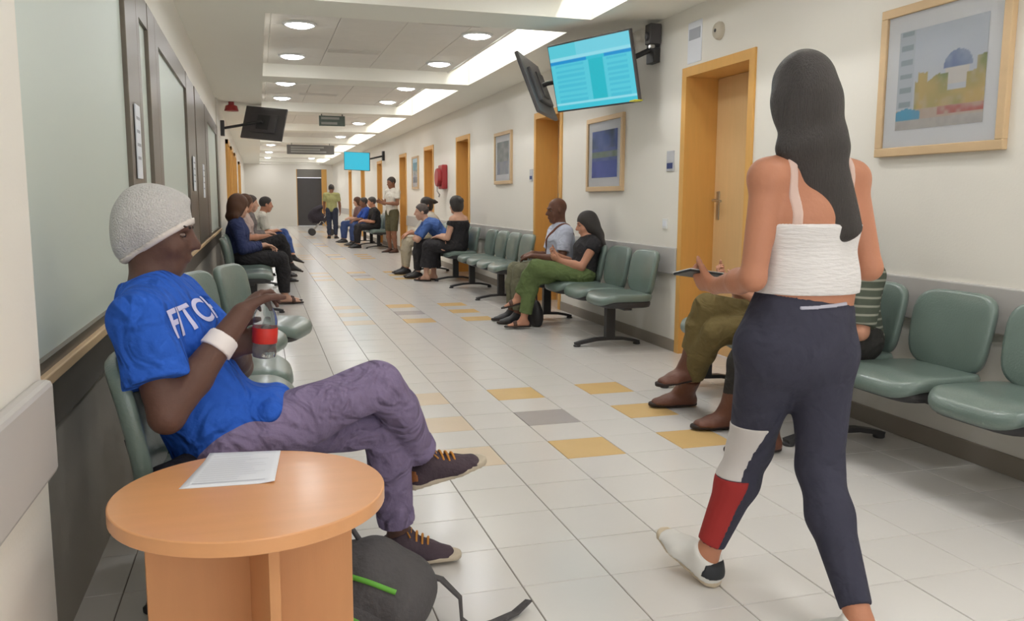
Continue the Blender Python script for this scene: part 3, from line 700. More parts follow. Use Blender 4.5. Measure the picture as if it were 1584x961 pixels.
# lettering on the shirt front
tm_ = text_mesh('FITCH', .100); tm_.materials.clear(); tm_.materials.append(mat('shirt_print', (206, 204, 236), .7))
bm = bmesh.new(); bm.from_mesh(tm_); bmesh.ops.triangulate(bm, faces=bm.faces[:])
for _ in range(3): bmesh.ops.subdivide_edges(bm, edges=[e for e in bm.edges if e.calc_length() > .008], cuts=1)
bm.to_mesh(tm_); bm.free()
X = Vector((.30, .95, .05)).normalized(); Zn = Vector((.80, -.32, .48)); Zn = (Zn-X*Zn.dot(X)).normalized(); Yv = Zn.cross(X)
lt = link(bpy.data.objects.new('lettering', tm_), manO['top_obj']); lt['label'] = 'pale block lettering FITCH on the chest'
pc_ = Vector((-.195, 2.335, .890))+Zn*.15
lt.matrix_local = Matrix.Translation(Vector(org)).inverted() @ Matrix(((X[0], Yv[0], Zn[0], pc_[0]), (X[1], Yv[1], Zn[1], pc_[1]), (X[2], Yv[2], Zn[2], pc_[2]), (0, 0, 0, 1)))
sw = lt.modifiers.new('wrap', 'SHRINKWRAP'); sw.target = manO['top_obj']; sw.wrap_method = 'PROJECT'; sw.use_project_z = True; sw.use_negative_direction = True; sw.use_positive_direction = False; sw.offset = .002

# --- bottle in his hands
bt = empty('drink_bottle', (.002, 2.390, .775)); tag(bt, 'clear plastic drink bottle with red label in the seated man\'s hands', 'bottle')
Mb = Matrix.Rotation(.06, 4, 'Y') @ Matrix.Rotation(.04, 4, 'X') @ Matrix.Diagonal((1, 1, .86, 1))
M_PET = mat('pet', (235, 238, 240), .08, 0, trans=.9, ior=1.2)
MB().lathe([(.022, 0), (.031, .004), (.033, .02), (.031, .05), (.033, .075), (.033, .12), (.028, .145), (.016, .17), (.013, .182), (.013, .19)], 24, Mb).build('bottle_body', M_PET, bt)
MB().lathe([(.0335, .05), (.0342, .052), (.0342, .098), (.0335, .10)], 24, Mb, False).build('bottle_label', mat('label_red', (206, 50, 40), .4, .15, 30), bt)
MB().lathe([(.0155, .188), (.016, .19), (.016, .208), (.014, .211)], 18, Mb).build('bottle_cap', M_WHITE, bt)

# --- walking woman
J = dict(pelvis=(1.47, 2.05, .80), waist=(1.50, 2.05, .985), chest=(1.50, 2.06, 1.17), neck=(1.505, 2.06, 1.325),
         head=(1.487, 2.10, 1.500), face=(.30, 1, -.12), hup=(0, .08, 1), shL=(1.352, 2.05, 1.275), shR=(1.648, 2.08, 1.275),
         elL=(1.300, 2.02, 1.00), wrL=(1.315, 2.245, .955), elR=(1.690, 2.03, 1.02), wrR=(1.63, 2.25, 1.02),
         handL=((-.30, .9, .15), (.75, .25, .5), (.1, .2, 1), .9, .7), handR=((-.4, .9, .1), (-.6, -.2, .6), (0, .2, 1), .7, .5),
         hipL=(1.385, 2.05, .775), hipR=(1.562, 2.05, .770), kneeL=(1.432, 2.20, .455), ankL=(1.332, 2.262, .098), toeL=(-.30, .86, .36), fupL=(.1, -.35, 1),
         kneeR=(1.550, 2.02, .440), ankR=(1.510, 1.765, .088), toeR=(-.25, .95, -.12))
def heeltab(so, A, d, u, r, sc):
    s = Sdf(); foot_prims(s, A-u*.004, d, u, .0175, sc); s.cut(A-d*.035, d); s.cut(A-u*.045, -u); s.cut(A-u*.004, u)
    t_ = smesh('heel_tab', s, .005, mat('heel_black', (44, 46, 50), .6), so.parent, origin=tuple(so.parent.location)); t_.parent = so
    b = MB()
    for i in range(4):
        p = A+d*(.045+.016*i)*sc-u*(.008+.010*i)*sc; b.tube([p-r*.024+u*.004, p+u*.017, p+r*.024+u*.004], .003, 6)
    o_ = b.build('lace', M_WHITE, so.parent); o_.parent = so; o_.matrix_parent_inverse = Matrix.Translation(so.parent.location).inverted()
NAVY = mat('cloth_navy', (60, 60, 74), .75, .1, 10, .2, 30, spec=.25, fold=.25)
womO = dict(skin=SK_OLIVE, h=.0065, arm=.88, leg=1.0, hand=.9, foot=.94, hsc=.96, dims=(.178, .128, .128, .098, .138, .098),
            bottom=dict(mat=NAVY, kind='leggings', len=.90, inf=.007, top=.74, ends=.043, wob=0),
            top=dict(mat=mat('cloth_white_rib', (228, 224, 222), .85, .04, 10, .4, 26, stretch=(1, 1, 6)), sleeve=0, inf=.010, name='crop_top', low=True, hem=(1.5, 2.05, .955), hemn=(0, 0, -1), cuts=[((1.5, 2.05, 1.150), (0, 0, 1))], wob=.0008),
            shoes=('sneaker', mat('sneaker_white', (226, 224, 218), .6, .03), mat('sneaker_sole', (206, 190, 164), .6), heeltab),
            hair=dict(style='long', mat=HAIR_BLACK, thick=.014, mid=(.0, -.070, -.15), end=(1.545, 1.958, 1.125), w=(.084, .050)))
wom = person('walking woman seen from behind, white crop top, navy leggings, long black hair', J, womO)
J = womO['J']; org = womO['org']
for nm, z1, z0, off, mm in (('white_panel', .545, .360, -.030, mat('cloth_panel_white', (212, 206, 202), .8, .05)), ('red_panel', .360, .0, .004, mat('cloth_panel_red', (158, 44, 42), .8, .08))):
    s = Sdf(); leg_prims(s, J, 'L', womO, .0092, 1, .895, True, .0452); axv = un(J['ankL']-J['kneeL']); pv_ = un(np.cross(axv, V3(.05, 1, 0))); pv_ = pv_ if pv_[0] > 0 else -pv_
    s.cut((0, 0, z1), (0, 0, 1)); s.cut((0, 0, z0), (0, 0, -1)); s.cut(J['kneeL']+pv_*off, pv_+V3(0, 0, .10 if nm == 'white_panel' else .0)); smesh(nm, s, .005, mm, womO['bottom_obj'], origin=org)
s = Sdf(); torso_prims(s, J, womO, .0095, True, False); s.cut((1.5, 2, .932), (-.06, 0, 1)); s.cut((1.5, 2, .922), (.06, 0, -1)); s.cut((1.555, 2, .9), (1, 0, 0)); s.cut((1.405, 2, .9), (-1, 0, 0)); s.cut((1.5, 2.0, .9), (0, 1, 0))
smesh('waistband_print', s, .0035, mat('waist_print', (186, 184, 198), .7), womO['bottom_obj'], origin=org)
for a, b, c_ in (((1.405, 1.958, 1.145), (1.395, 1.985, 1.28), (1.40, 2.06, 1.335)), ((1.60, 1.965, 1.145), (1.605, 1.99, 1.28), (1.60, 2.06, 1.335))):
    s = Sdf(); torso_prims(s, J, womO, .004, False, True); x = (a[0]+b[0])/2; s.cut((x+.012, 2, 1), (1, 0, 0)); s.cut((x-.012, 2, 1), (-1, 0, 0)); s.cut((0, 0, 1.14), (0, 0, -1)); smesh('shoulder_strap', s, .005, mat('strap_pale', (214, 186, 174), .7), womO['top_obj'], origin=org)
ph = empty('phone', (1.30, 2.32, .985)); tag(ph, 'thin phone with pale edge held in the walking woman\'s left hand', 'phone')
Mp = Matrix.Rotation(.30, 4, 'Z') @ Matrix.Rotation(.14, 4, 'Y') @ Matrix.Rotation(-.25, 4, 'X')
MB().box((-.075, -.036, -.004), (.075, .036, .003), .003, Mp).build('phone_body', mat('phone_dark', (44, 48, 50), .4), ph); MB().box((-.076, -.037, .003), (.076, .037, .0055), .001, Mp).build('phone_rim', M_WHITE, ph); MB().box((-.070, -.032, .0055), (.070, .032, .0062), 0, Mp).build('phone_screen', mat('screen_off', (30, 32, 36), .15), ph)

# --- generic seated and standing poses
def seated(O, f, lean=0.0, z=.44, sc=1.0, cross=0, look=None, feet=.0, arms='lap', turn=0.0, tuck=0.0, slouch=0.0, down=.12):
    f = un(V3(f[0], f[1], 0)); r = np.cross(f, UP); O = V3(O[0], O[1], 0)
    P = lambda a, b, c: O+f*a+r*b+UP*c
    S = lambda c: z+c*sc
    tf = un(f+r*turn); tr = np.cross(tf, UP)
    ch = P(-.115+lean*.5+slouch*.1, 0, S(.40-slouch*.06)); nk = P(-.125+lean*.85+slouch*.1, 0, S(.535-slouch*.09-abs(lean)*.1)); hd = nk+f*(.035+lean*.12)+UP*(.16*sc-abs(lean)*.05)
    lk = un(V3(look[0], look[1], 0)) if look is not None else f
    J = dict(pelvis=P(-.07, 0, S(.095)), waist=P(-.10+lean*.2+slouch*.08, 0, S(.22)), chest=ch, neck=nk, head=hd, face=lk-UP*down, hup=UP+lk*down,
             shR=nk+tr*.170*sc-UP*.055, shL=nk-tr*.170*sc-UP*.055, hipL=P(-.03, -.095, S(.09)), hipR=P(-.03, .095, S(.09)))
    if arms == 'lap':
        J.update(elR=J['shR']+f*.06+r*.05-UP*.26*sc, elL=J['shL']+f*.06-r*.05-UP*.26*sc)
        J.update(wrR=P(.20+lean*.3, .04, S(.24)), wrL=P(.22+lean*.3, -.05, S(.22)), handR=(f-r*.9-UP*.2, -UP, f, .6, .4), handL=(f+r*.8-UP*.2, -UP, f, .6, .4))
    elif arms == 'phone':
        J.update(elR=J['shR']+f*.10+r*.04-UP*.24*sc, elL=J['shL']+f*.12-r*.03-UP*.24*sc)
        J.update(wrR=nk+f*.30+r*.06-UP*.16, wrL=nk+f*.30-r*.07-UP*.20, handR=(f-r*.3+UP*.5, f*-.5-r*.6+UP*.4, UP, 1.0, .6), handL=(f+r*.3+UP*.4, f*-.5+r*.6+UP*.4, UP, 1.0, .6))
    elif arms == 'knees':
        J.update(elR=J['shR']+f*.16+r*.06-UP*.22*sc, elL=J['shL']+f*.16-r*.06-UP*.22*sc)
        J.update(wrR=P(.34, .09, S(.22)), wrL=P(.34, -.09, S(.22)), handR=(f-UP*.5, -UP, -r, .5, .4), handL=(f-UP*.5, -UP, r, .5, .4))
    k = .37; an = .40+feet
    J.update(kneeR=P(k, .10, S(.075)), kneeL=P(k, -.10, S(.075)), ankR=P(an, .11, .09), ankL=P(an-tuck, -.11, .09), toeR=f, toeL=f)
    if cross == 1: J.update(kneeR=P(k, .015, S(.19)), ankR=P(k+.13, -.17, S(-.17)), toeR=f*.9-UP*.25-r*.1, fupR=f*.35+UP, kneeL=P(k-.01, -.08, S(.06)))
    if cross == -1: J.update(kneeL=P(k, -.015, S(.19)), ankL=P(k+.13, .17, S(-.17)), toeL=f*.9-UP*.25+r*.1, fupL=f*.35+UP, kneeR=P(k-.01, .08, S(.06)))
    return J
def standing(O, f, sc=1.0, arms='phone', look=None):
    f = un(V3(f[0], f[1], 0)); r = np.cross(f, UP); O = V3(O[0], O[1], 0); P = lambda a, b, c: O+f*a+r*b+UP*c*sc
    lk = f if look is None else un(V3(*look, 0))
    J = dict(pelvis=P(0, 0, .93), waist=P(.01, 0, 1.08), chest=P(-.005, 0, 1.29), neck=P(-.02, 0, 1.45), head=P(.015, 0, 1.61), face=lk-UP*.2, hup=UP+lk*.2, shR=P(-.02, .18, 1.40), shL=P(-.02, -.18, 1.40),
             hipR=P(0, .09, .90), hipL=P(0, -.09, .90), kneeR=P(.03, .10, .49), kneeL=P(.02, -.09, .49), ankR=P(-.01, .11, .085), ankL=P(-.02, -.09, .085), toeR=f+r*.2, toeL=f-r*.2,
             elR=P(.02, .23, 1.13), elL=P(.02, -.23, 1.13), wrR=P(.25, .10, 1.16), wrL=P(.25, -.08, 1.14), handR=(f+UP*.3, -r, UP, .9, .5), handL=(f+UP*.3, r, UP, .9, .5))
    if arms == 'down': J.update(wrR=P(.07, .24, .88), wrL=P(.07, -.24, .88), handR=(-UP+f*.1, -r, f, .5, .4), handL=(-UP+f*.1, r, f, .5, .4))
    return J
RT_ = (-1, 0); LF_ = (1, 0)
BROWN_BOOT = mat('boot_leather', (104, 64, 48), .5, .15, 14, .2, 40); SOLE_D = mat('sole_dark', (52, 42, 38), .7); SANDAL = mat('sandal_leather', (84, 56, 44), .6); FLESHSOLE = mat('sandal_sole', (120, 84, 64), .7); BLACKSHOE = mat('shoe_black', (42, 40, 42), .5)
BLK = cloth('black', (54, 52, 54)); 
# two people on the near bench, mostly behind the walking woman
def stripes(name, c1, c2, sc_):
    m = mat(name, c1, .85); nt = m.node_tree; b = nt.nodes['Principled BSDF']; tc = nt.nodes.new('ShaderNodeTexCoord'); wv = nt.nodes.new('ShaderNodeTexWave'); wv.bands_direction = 'Z'; wv.inputs['Scale'].default_value = sc_; wv.inputs['Distortion'].default_value = .6
    rp = nt.nodes.new('ShaderNodeValToRGB'); rp.color_ramp.elements[0].position = .80; rp.color_ramp.elements[1].position = .9; rp.color_ramp.elements[0].color = s2l(c1)+(1,); rp.color_ramp.elements[1].color = s2l(c2)+(1,)
    nt.links.new(tc.outputs['Object'], wv.inputs['Vector']); nt.links.new(wv.outputs['Color'], rp.inputs[0]); nt.links.new(rp.outputs[0], b.inputs['Base Color']); return m
J = seated((2.72, 4.06), (-1, .06), cross=1, arms='phone', feet=.02, slouch=.5); J['ankL'] = V3(2.37, 4.36, .09); J['ankR'] = V3(2.33, 4.24, .265); J['toeL'] = V3(-1, .2, 0); J['toeR'] = V3(-1, .05, -.12)
person('seated person in olive trousers and brown ankle boots behind the walking woman', J, dict(skin=SK_TAN, h=.009, eyes=False, bottom=dict(mat=cloth('olive_drab', (112, 98, 62)), len=.68, ends=.068), top=dict(mat=cloth('dark_green', (62, 66, 58)), sleeve=.7), shoes=('boot', BROWN_BOOT, SOLE_D), hair=dict(style='short', mat=HAIR_BROWN)))
J = seated((2.76, 3.48), (-1, .15), arms='lap', feet=.03, slouch=.6, lean=.05); J['ankR'] = V3(2.37, 3.86, .09); J['kneeR'] = V3(2.40, 3.72, .51)
person('seated person in dark striped top, hidden behind the walking woman\'s hips', J, dict(skin=SK_TAN, h=.009, eyes=False, bottom=dict(mat=cloth('charcoal', (56, 54, 52)), len=.85), top=dict(mat=stripes('cloth_dark_stripes', (78, 84, 72), (150, 150, 136), 8.0), sleeve=.9, drop=.35), shoes=('boot', BROWN_BOOT, SOLE_D), hair=dict(style='short', mat=HAIR_BLACK)))
# the couple
J = seated((2.81, 7.33), (-1, .10), z=.44, sc=.82, cross=-1, arms='phone', lean=-.05, slouch=.25, look=(-1, .25), feet=.06, down=.25)
person('seated woman in green trousers and black top, long black hair, legs crossed', J, dict(skin=SK_TAN, h=.008, arm=.85, leg=.95, hand=.85, foot=.9, hsc=.95, dims=(.17, .115, .13, .09, .14, .10), bottom=dict(mat=cloth('sage_green', (104, 120, 76)), len=.86, ends=.062), top=dict(mat=BLK, sleeve=.25, inf=.012), shoes=('sandal', SANDAL, SOLE_D), hair=dict(style='long', mat=HAIR_BLACK, end=V3(3.06, 7.22, .77), w=(.080, .05), mid=(0, -.085, -.13))))
J = seated((2.80, 7.90), (-1, .02), cross=0, arms='lap', lean=.03, slouch=.3, look=(-1, -.05))
mo = dict(skin=skin('umber', (112, 76, 60)), h=.009, girth=1.12, bottom=dict(mat=cloth('sand_trousers', (120, 118, 96)), len=.9), top=dict(mat=cloth('pale_blue_white', (206, 210, 226)), sleeve=.7, drop=.3), shoes=('shoe', BLACKSHOE, SOLE_D))
person('seated bald man in white shirt with brown shoulder strap beside the long-haired woman', J, mo)
s = Sdf(); torso_prims(s, mo['J'], mo, .024, False, True); pl = un(mo['J']['shL']-mo['J']['shR']+UP*-.34); pl = un(np.cross(un(np.cross(pl, V3(-1, 0, 0))), V3(1, 0, 0))); nrm = un(V3(0, .75, .66)); c0 = mo['J']['chest']; s.cut(c0+nrm*.014, nrm); s.cut(c0-nrm*.014, -nrm); smesh('shoulder_strap', s, .006, mat('strap_brown', (120, 70, 52), .6), mo['top_obj'], origin=mo['org'])
# woman in black dress, seen from behind, and her neighbours
J = seated((2.72, 12.05), (-.75, .66), arms='lap', lean=.05, look=(-.5, .8))
person('seated woman in black dress with black hair bun, seen from behind', J, dict(skin=SK_FAIR, h=.010, eyes=False, girth=1.12, bottom=dict(kind='skirt', mat=BLK, len=.72, top=.7), top=dict(mat=BLK, sleeve=.35, cuts=[((2.7, 12, .90), (0, 0, 1))]), shoes=('sandal', SANDAL, SOLE_D), hair=dict(style='bun', mat=HAIR_BLACK, thick=.014)))
J = seated((2.72, 12.78), (-1, .1), arms='knees', lean=.35, slouch=.8)
person('grey-haired person in blue leaning forward beside the woman in black dress', J, dict(skin=SK_FAIR, h=.011, eyes=False, bottom=dict(mat=BLK), top=dict(mat=cloth('mid_blue', (78, 108, 170)), sleeve=.8), shoes=('shoe', BLACKSHOE, SOLE_D), hair=dict(style='short', mat=HAIR_GREY)))
J = seated((2.66, 13.55), (-1, 0), arms='knees', lean=.15, look=(-1, -.2))
person('seated person in beige trousers and white top with dark ponytail', J, dict(skin=SK_TAN, h=.011, eyes=False, bottom=dict(mat=cloth('beige', (196, 184, 160))), top=dict(mat=cloth('cream_top', (214, 206, 192)), sleeve=1.5), shoes=('shoe', BLACKSHOE, SOLE_D), hair=dict(style='pony', mat=HAIR_BLACK, tail=(.0, -.2, .02))))
# standing man far right
person('standing man in white T-shirt and olive shorts beside the right wall', standing((2.88, 19.0), (-.9, -.45), .97), dict(skin=SK_BROWN, h=.012, eyes=False, bottom=dict(kind='shorts', mat=cloth('olive_short', (92, 88, 66)), len=.98), top=dict(mat=cloth('white_tee', (222, 218, 208)), sleeve=.6, drop=.5), shoes=('shoe', SANDAL, SOLE_D), hair=dict(style='short', mat=HAIR_BLACK)))
for args in (((2.70, 20.95), (-1, -.1), 'seated person all in black beyond the standing man', BLK, BLK, HAIR_BLACK, SK_TAN, 'lap', .12),
             ((2.70, 22.0), (-1, -.1), 'seated person in bright blue clothes beside the one all in black', cloth('cobalt', (58, 88, 172)), cloth('denim', (66, 84, 130)), HAIR_BLACK, SK_BROWN, 'knees', .2),
             ((2.62, 23.6), (-1, -.2), 'far seated person with reddish brown hair and mauve top', cloth('mauve', (134, 104, 100)), cloth('denim', (66, 84, 130)), HAIR_BROWN, SK_FAIR, 'lap', .1)):
    O, f, lab, tm1, bm1, hm, sk, ar, ln = args
    person(lab, seated(O, f, arms=ar, lean=ln), dict(skin=sk, h=.014, eyes=False, bottom=dict(mat=bm1), top=dict(mat=tm1, sleeve=.9), shoes=('shoe', BLACKSHOE, SOLE_D), hair=dict(style='long' if hm is HAIR_BROWN else 'short', mat=hm, thick=.014)))
person('far standing person in yellow-green top near the corridor end', standing((2.12, 26.0), (.2, 1), .93, 'down'), dict(skin=SK_BROWN, h=.014, eyes=False, bottom=dict(mat=cloth('dark_jeans', (58, 62, 78))), top=dict(mat=cloth('lime', (170, 168, 116)), sleeve=.7, drop=.5), shoes=('shoe', BLACKSHOE, SOLE_D), hair=dict(style='short', mat=HAIR_BLACK)))
# left row
J = seated((-.14, 10.06), (1, .02), arms='lap', lean=.0, slouch=.2, look=(1, .5)); 
person('seated woman in navy top and black trousers with long brown hair', J, dict(skin=SK_FAIR, h=.009, eyes=False, bottom=dict(mat=BLK, len=.9, inf=.022), top=dict(mat=cloth('navy_top', (58, 66, 104)), sleeve=1.75, inf=.02, drop=.4), shoes=('sandal', SANDAL, SOLE_D), hair=dict(style='long', mat=HAIR_BROWN, thick=.022, end=V3(-.26, 10.02, .84), w=(.105, .085))))
J = seated((-.08, 12.43), (1, 0), cross=1, arms='lap', look=(1, .4))
person('seated person in black trousers with crossed legs beyond the woman in navy', J, dict(skin=SK_TAN, h=.011, eyes=False, bottom=dict(mat=BLK), top=dict(mat=cloth('pale_pink', (198, 176, 168)), sleeve=.8), shoes=('shoe', BLACKSHOE, SOLE_D), hair=dict(style='long', mat=HAIR_BROWN, thick=.014)))
J = seated((.02, 14.55), (1, 0), cross=-1, arms='lap', lean=.2, look=(1, .2))
person('seated person in white top and blue jeans in the far left row', J, dict(skin=SK_TAN, h=.012, eyes=False, bottom=dict(mat=cloth('blue_jeans', (70, 92, 148))), top=dict(mat=cloth('white_far', (222, 216, 204)), sleeve=.8), shoes=('shoe', BLACKSHOE, SOLE_D), hair=dict(style='short', mat=HAIR_BLACK)))
J = seated((-.06, 13.49), (1, 0), arms='lap', lean=.05)
person('seated person in grey checked shirt in the far left row', J, dict(skin=SK_FAIR, h=.012, eyes=False, bottom=dict(mat=cloth('dark_jeans', (58, 62, 78))), top=dict(mat=cloth('grey_check', (128, 120, 118)), sleeve=1.6), shoes=('shoe', BLACKSHOE, SOLE_D), hair=dict(style='short', mat=HAIR_GREY)))

# ------------------------------------------------------------------ bags and clothes
# backpack on the floor beside the table
BP = mat('backpack_nylon', (82, 79, 80), .75, .12, 14, .3, 50); LIME = mat('lime_piping', (104, 176, 62), .6)
bp = empty('backpack', (.30, 2.28, 0)); tag(bp, 'black backpack with lime green piping on the floor beside the round table', 'backpack')
f = un(V3(.93, -.30, 0)); r = np.cross(f, UP); B = V3(.27, 2.25, 0); Pb = lambda a, b, c: B+f*a+r*b+UP*c
s = Sdf(); s.econe(Pb(-.10, 0, .11), Pb(.08, 0, .12), (.16, .12), (.15, .10), r, .05); s.econe(Pb(-.13, 0, .14), Pb(.0, 0, .19), (.14, .10), (.12, .08), r, .05); s.cut((0, 0, .002), (0, 0, -1))
body = smesh('bag_body', s, .008, BP, bp, origin=tuple(bp.location), wob=.002)
s = Sdf(); s.econe(Pb(-.05, .07, .11), Pb(.08, .06, .09), (.10, .09), (.09, .07), r, .04); s.cut((0, 0, .004), (0, 0, -1)); smesh('front_pocket', s, .008, BP, bp, origin=tuple(bp.location), wob=.0015)
def ride(sdf_pts): return [tuple(V3(p)-V3(tuple(bp.location))) for p in sdf_pts]
from mathutils.bvhtree import BVHTree
bvh = BVHTree.FromPolygons([v.co[:] for v in body.data.vertices], [p.vertices[:] for p in body.data.polygons])
def on_bag(a, b, n=14):      # run a piping line over the front of the bag
    out = []; eye = Vector((.25, 1.0, 1.1))-bp.location
    for t in np.linspace(0, 1, n):
        p = Vector(a).lerp(Vector(b), float(t))-bp.location; h_ = bvh.ray_cast(eye, (p-eye).normalized())
        if h_[0] is not None: out.append(tuple(h_[0]+h_[1]*.002))
    return out
for a, b in (((.12, 2.16, .262), (.315, 2.10, .182)), ((.12, 2.12, .165), (.27, 2.08, .10))):
    pts = on_bag(a, b)
    if len(pts) > 2: MB().tube(pts, .0075, 8).build('piping', LIME, bp)
MB().strip(ride([Pb(.12, -.06, .15), Pb(.19, -.05, .135), Pb(.245, -.03, .09), Pb(.25, -.02, .03), Pb(.275, -.02, .008), Pb(.31, -.03, .006), Pb(.34, -.045, .008), Pb(.40, -.10, .010), Pb(.44, -.14, .03)]), .03, .006, Vector((.3, .95, 0))).build('shoulder_strap', BP, bp)
hs = MB().tube(ride([Pb(-.04, -.03, .26), Pb(-.06, -.02, .30), Pb(-.10, .0, .30), Pb(-.13, 0, .24)]), .008, 8).build('grab_handle', BP, bp)
# dark jacket on the seat behind the man's hip
jk = empty('jacket', (-.20, 2.24, .46)); tag(jk, 'dark crumpled jacket with pale print on the seat behind the man in blue', 'jacket')
s = Sdf(); s.econe((-.26, 2.20, .485), (-.10, 2.21, .475), (.07, .028), (.07, .022), (0, 1, 0), .03); s.econe((-.27, 2.22, .50), (-.20, 2.30, .52), (.05, .03), (.04, .03), (0, 1, 0), .03); s.ell((-.13, 2.18, .475), (.07, .05, .03), None, .03)
jb = smesh('jacket_body', s, .007, cloth('jacket_dark', (46, 44, 52)), jk, origin=tuple(jk.location), wob=.003)
s = Sdf(); s.econe((-.25, 2.165, .50), (-.215, 2.165, .535), (.016, .012), (.020, .012), (0, 1, 0), .01); smesh('pale_print', s, .005, mat('print_pale', (176, 172, 164), .7, .3, 40), jk, origin=tuple(jk.location))
# black bag under the couple's seats
hb = empty('handbag', (2.50, 7.62, 0)); tag(hb, 'black handbag standing on the floor by the green-trousered woman', 'bag')
s = Sdf(); s.econe((2.52, 7.55, .10), (2.52, 7.72, .10), (.06, .115), (.06, .115), (1, 0, 0), .03); s.econe((2.52, 7.58, .18), (2.52, 7.70, .18), (.04, .07), (.04, .07), (1, 0, 0), .03); s.cut((0, 0, .003), (0, 0, -1))
smesh('bag_body', s, .008, mat('bag_black', (38, 36, 36), .5, .1), hb, origin=tuple(hb.location))
MB().tube([(.02, -.05, .22), (.02, -.04, .32), (.02, .0, .35), (.02, .05, .32), (.02, .06, .22)], .008, 8).build('bag_handle', mat('bag_black', (38, 36, 36)), hb)

# ------------------------------------------------------------------ televisions
def tv(c, yaw, tilt, roll, w, h, wall, lab, ui=None, arm=True):
    n = Vector((math.cos(yaw)*math.cos(tilt), math.sin(yaw)*math.cos(tilt), -math.sin(tilt))); r = Vector((0, 0, 1)).cross(n).normalized(); u = n.cross(r)
    r, u = r*math.cos(roll)+u*math.sin(roll), -r*math.sin(roll)+u*math.cos(roll); c = Vector(c)
    o = empty('television', c); tag(o, lab, 'television')
    M = Matrix(((r[0], u[0], n[0], 0), (r[1], u[1], n[1], 0), (r[2], u[2], n[2], 0), (0, 0, 0, 1)))
    MB().box((-w/2-.012, -h/2-.014, -.035), (w/2+.012, h/2+.012, -.002), .006, M).box((-w*.33, -h*.32, -.065), (w*.33, h*.28, -.03), .01, M).build('housing', M_PLASTIC, o)
    if ui: color_grid('screen', 97, 61, ui, M @ Vector((-w/2, -h/2, .0)), M @ Vector((w, 0, 0)), M @ Vector((0, h, 0)), M_SCREEN, o)
    else: MB().box((-w/2, -h/2, -.003), (w/2, h/2, 0), 0, M).build('screen', mat('screen_off', (30, 32, 36), .15), o)
    a = MB(); W = Vector(wall)-c; b0 = -n*.07; el = Vector((b0.x*.45+W.x*.55, b0.y*.45+W.y*.55, b0.z*.5+W.z*.5))
    a.tube([b0+n*.03, b0-n*.05, el, W], .022, 8); MB_pl = MB().box((W.x-.03, W.y-.07, W.z-.12), (W.x+.03, W.y+.07, W.z+.12), .006)
    a.build('arm', M_BLACK, o); MB_pl.build('wall_plate', M_BLACK, o)
    MB().box((-.10, -.12, -.075), (.10, .12, -.062), .004, M).build('mount_plate', M_BLACK, o)
    return o
def ui_board(u, v):
    if v > .80: c = (96, 208, 224) if u < .35 else (120, 214, 232)
    elif v > .765: c = (150, 226, 240)
    elif v > .70: c = (40, 150, 214) if (u < .46 or u > .68) else (60, 196, 216)
    elif v < .07: c = (70, 200, 220)
    elif v < .11: c = (150, 226, 240)
    elif .48 < u < .66: c = (46, 190, 206)
    else:
        c = (92, 208, 226)
        if int(v*26) % 2 and ((.06 < u < .42) or (.70 < u < .94)): c = (78, 196, 220)
    return c
tv((2.677, 6.668, 2.25), -2.722, .2285, .016, .92, .54, (3.14, 6.47, 2.44), 'wall television with bright cyan queue board screen, tilted downward', ui_board)
tv((2.44, 7.42, 2.205), 2.62, .38, 0, .86, .52, (3.14, 6.95, 2.38), 'dark-backed television turned away, just behind the cyan screen')
tv((2.45, 22.0, 2.15), -2.0, .12, -.05, .66, .44, (3.14, 22.1, 2.3), 'small far television with plain cyan screen on the right wall', lambda u, v: (70, 200, 226))
tv((.14, 14.0, 2.36), 1.15, .30, .10, .66, .50, (-.50, 14.3, 2.30), 'dark television hung from the left wall, its back to the camera')
# yellow tag under the cyan screen and sensor box on the wall above the arm
MB().box((2.86, 6.20, 1.985), (2.93, 6.30, 1.995), .002).build('tv_tag', mat('tag_yellow', (214, 206, 60), .5), label='small yellow tag at the corner under the cyan television', cat='tag')
sp = empty('wall_speaker', (XR-.06, 6.42, 2.54)); tag(sp, 'small dark box speaker on the wall above the television arm', 'speaker')
MB().box((-.05, -.05, -.08), (.05, .05, .08), .008).build('speaker_box', M_PLASTIC, sp); MB().lathe([(.034, 0), (.036, .006), (.02, .010)], 18, Matrix.Translation((-.05, 0, -.02)) @ Matrix.Rotation(-PI/2, 4, 'Y')).build('speaker_cone', M_BLACK, sp); MB().box((-.03, -.02, -.11), (.06, .02, -.08), .004).build('bracket', M_STEEL, sp)

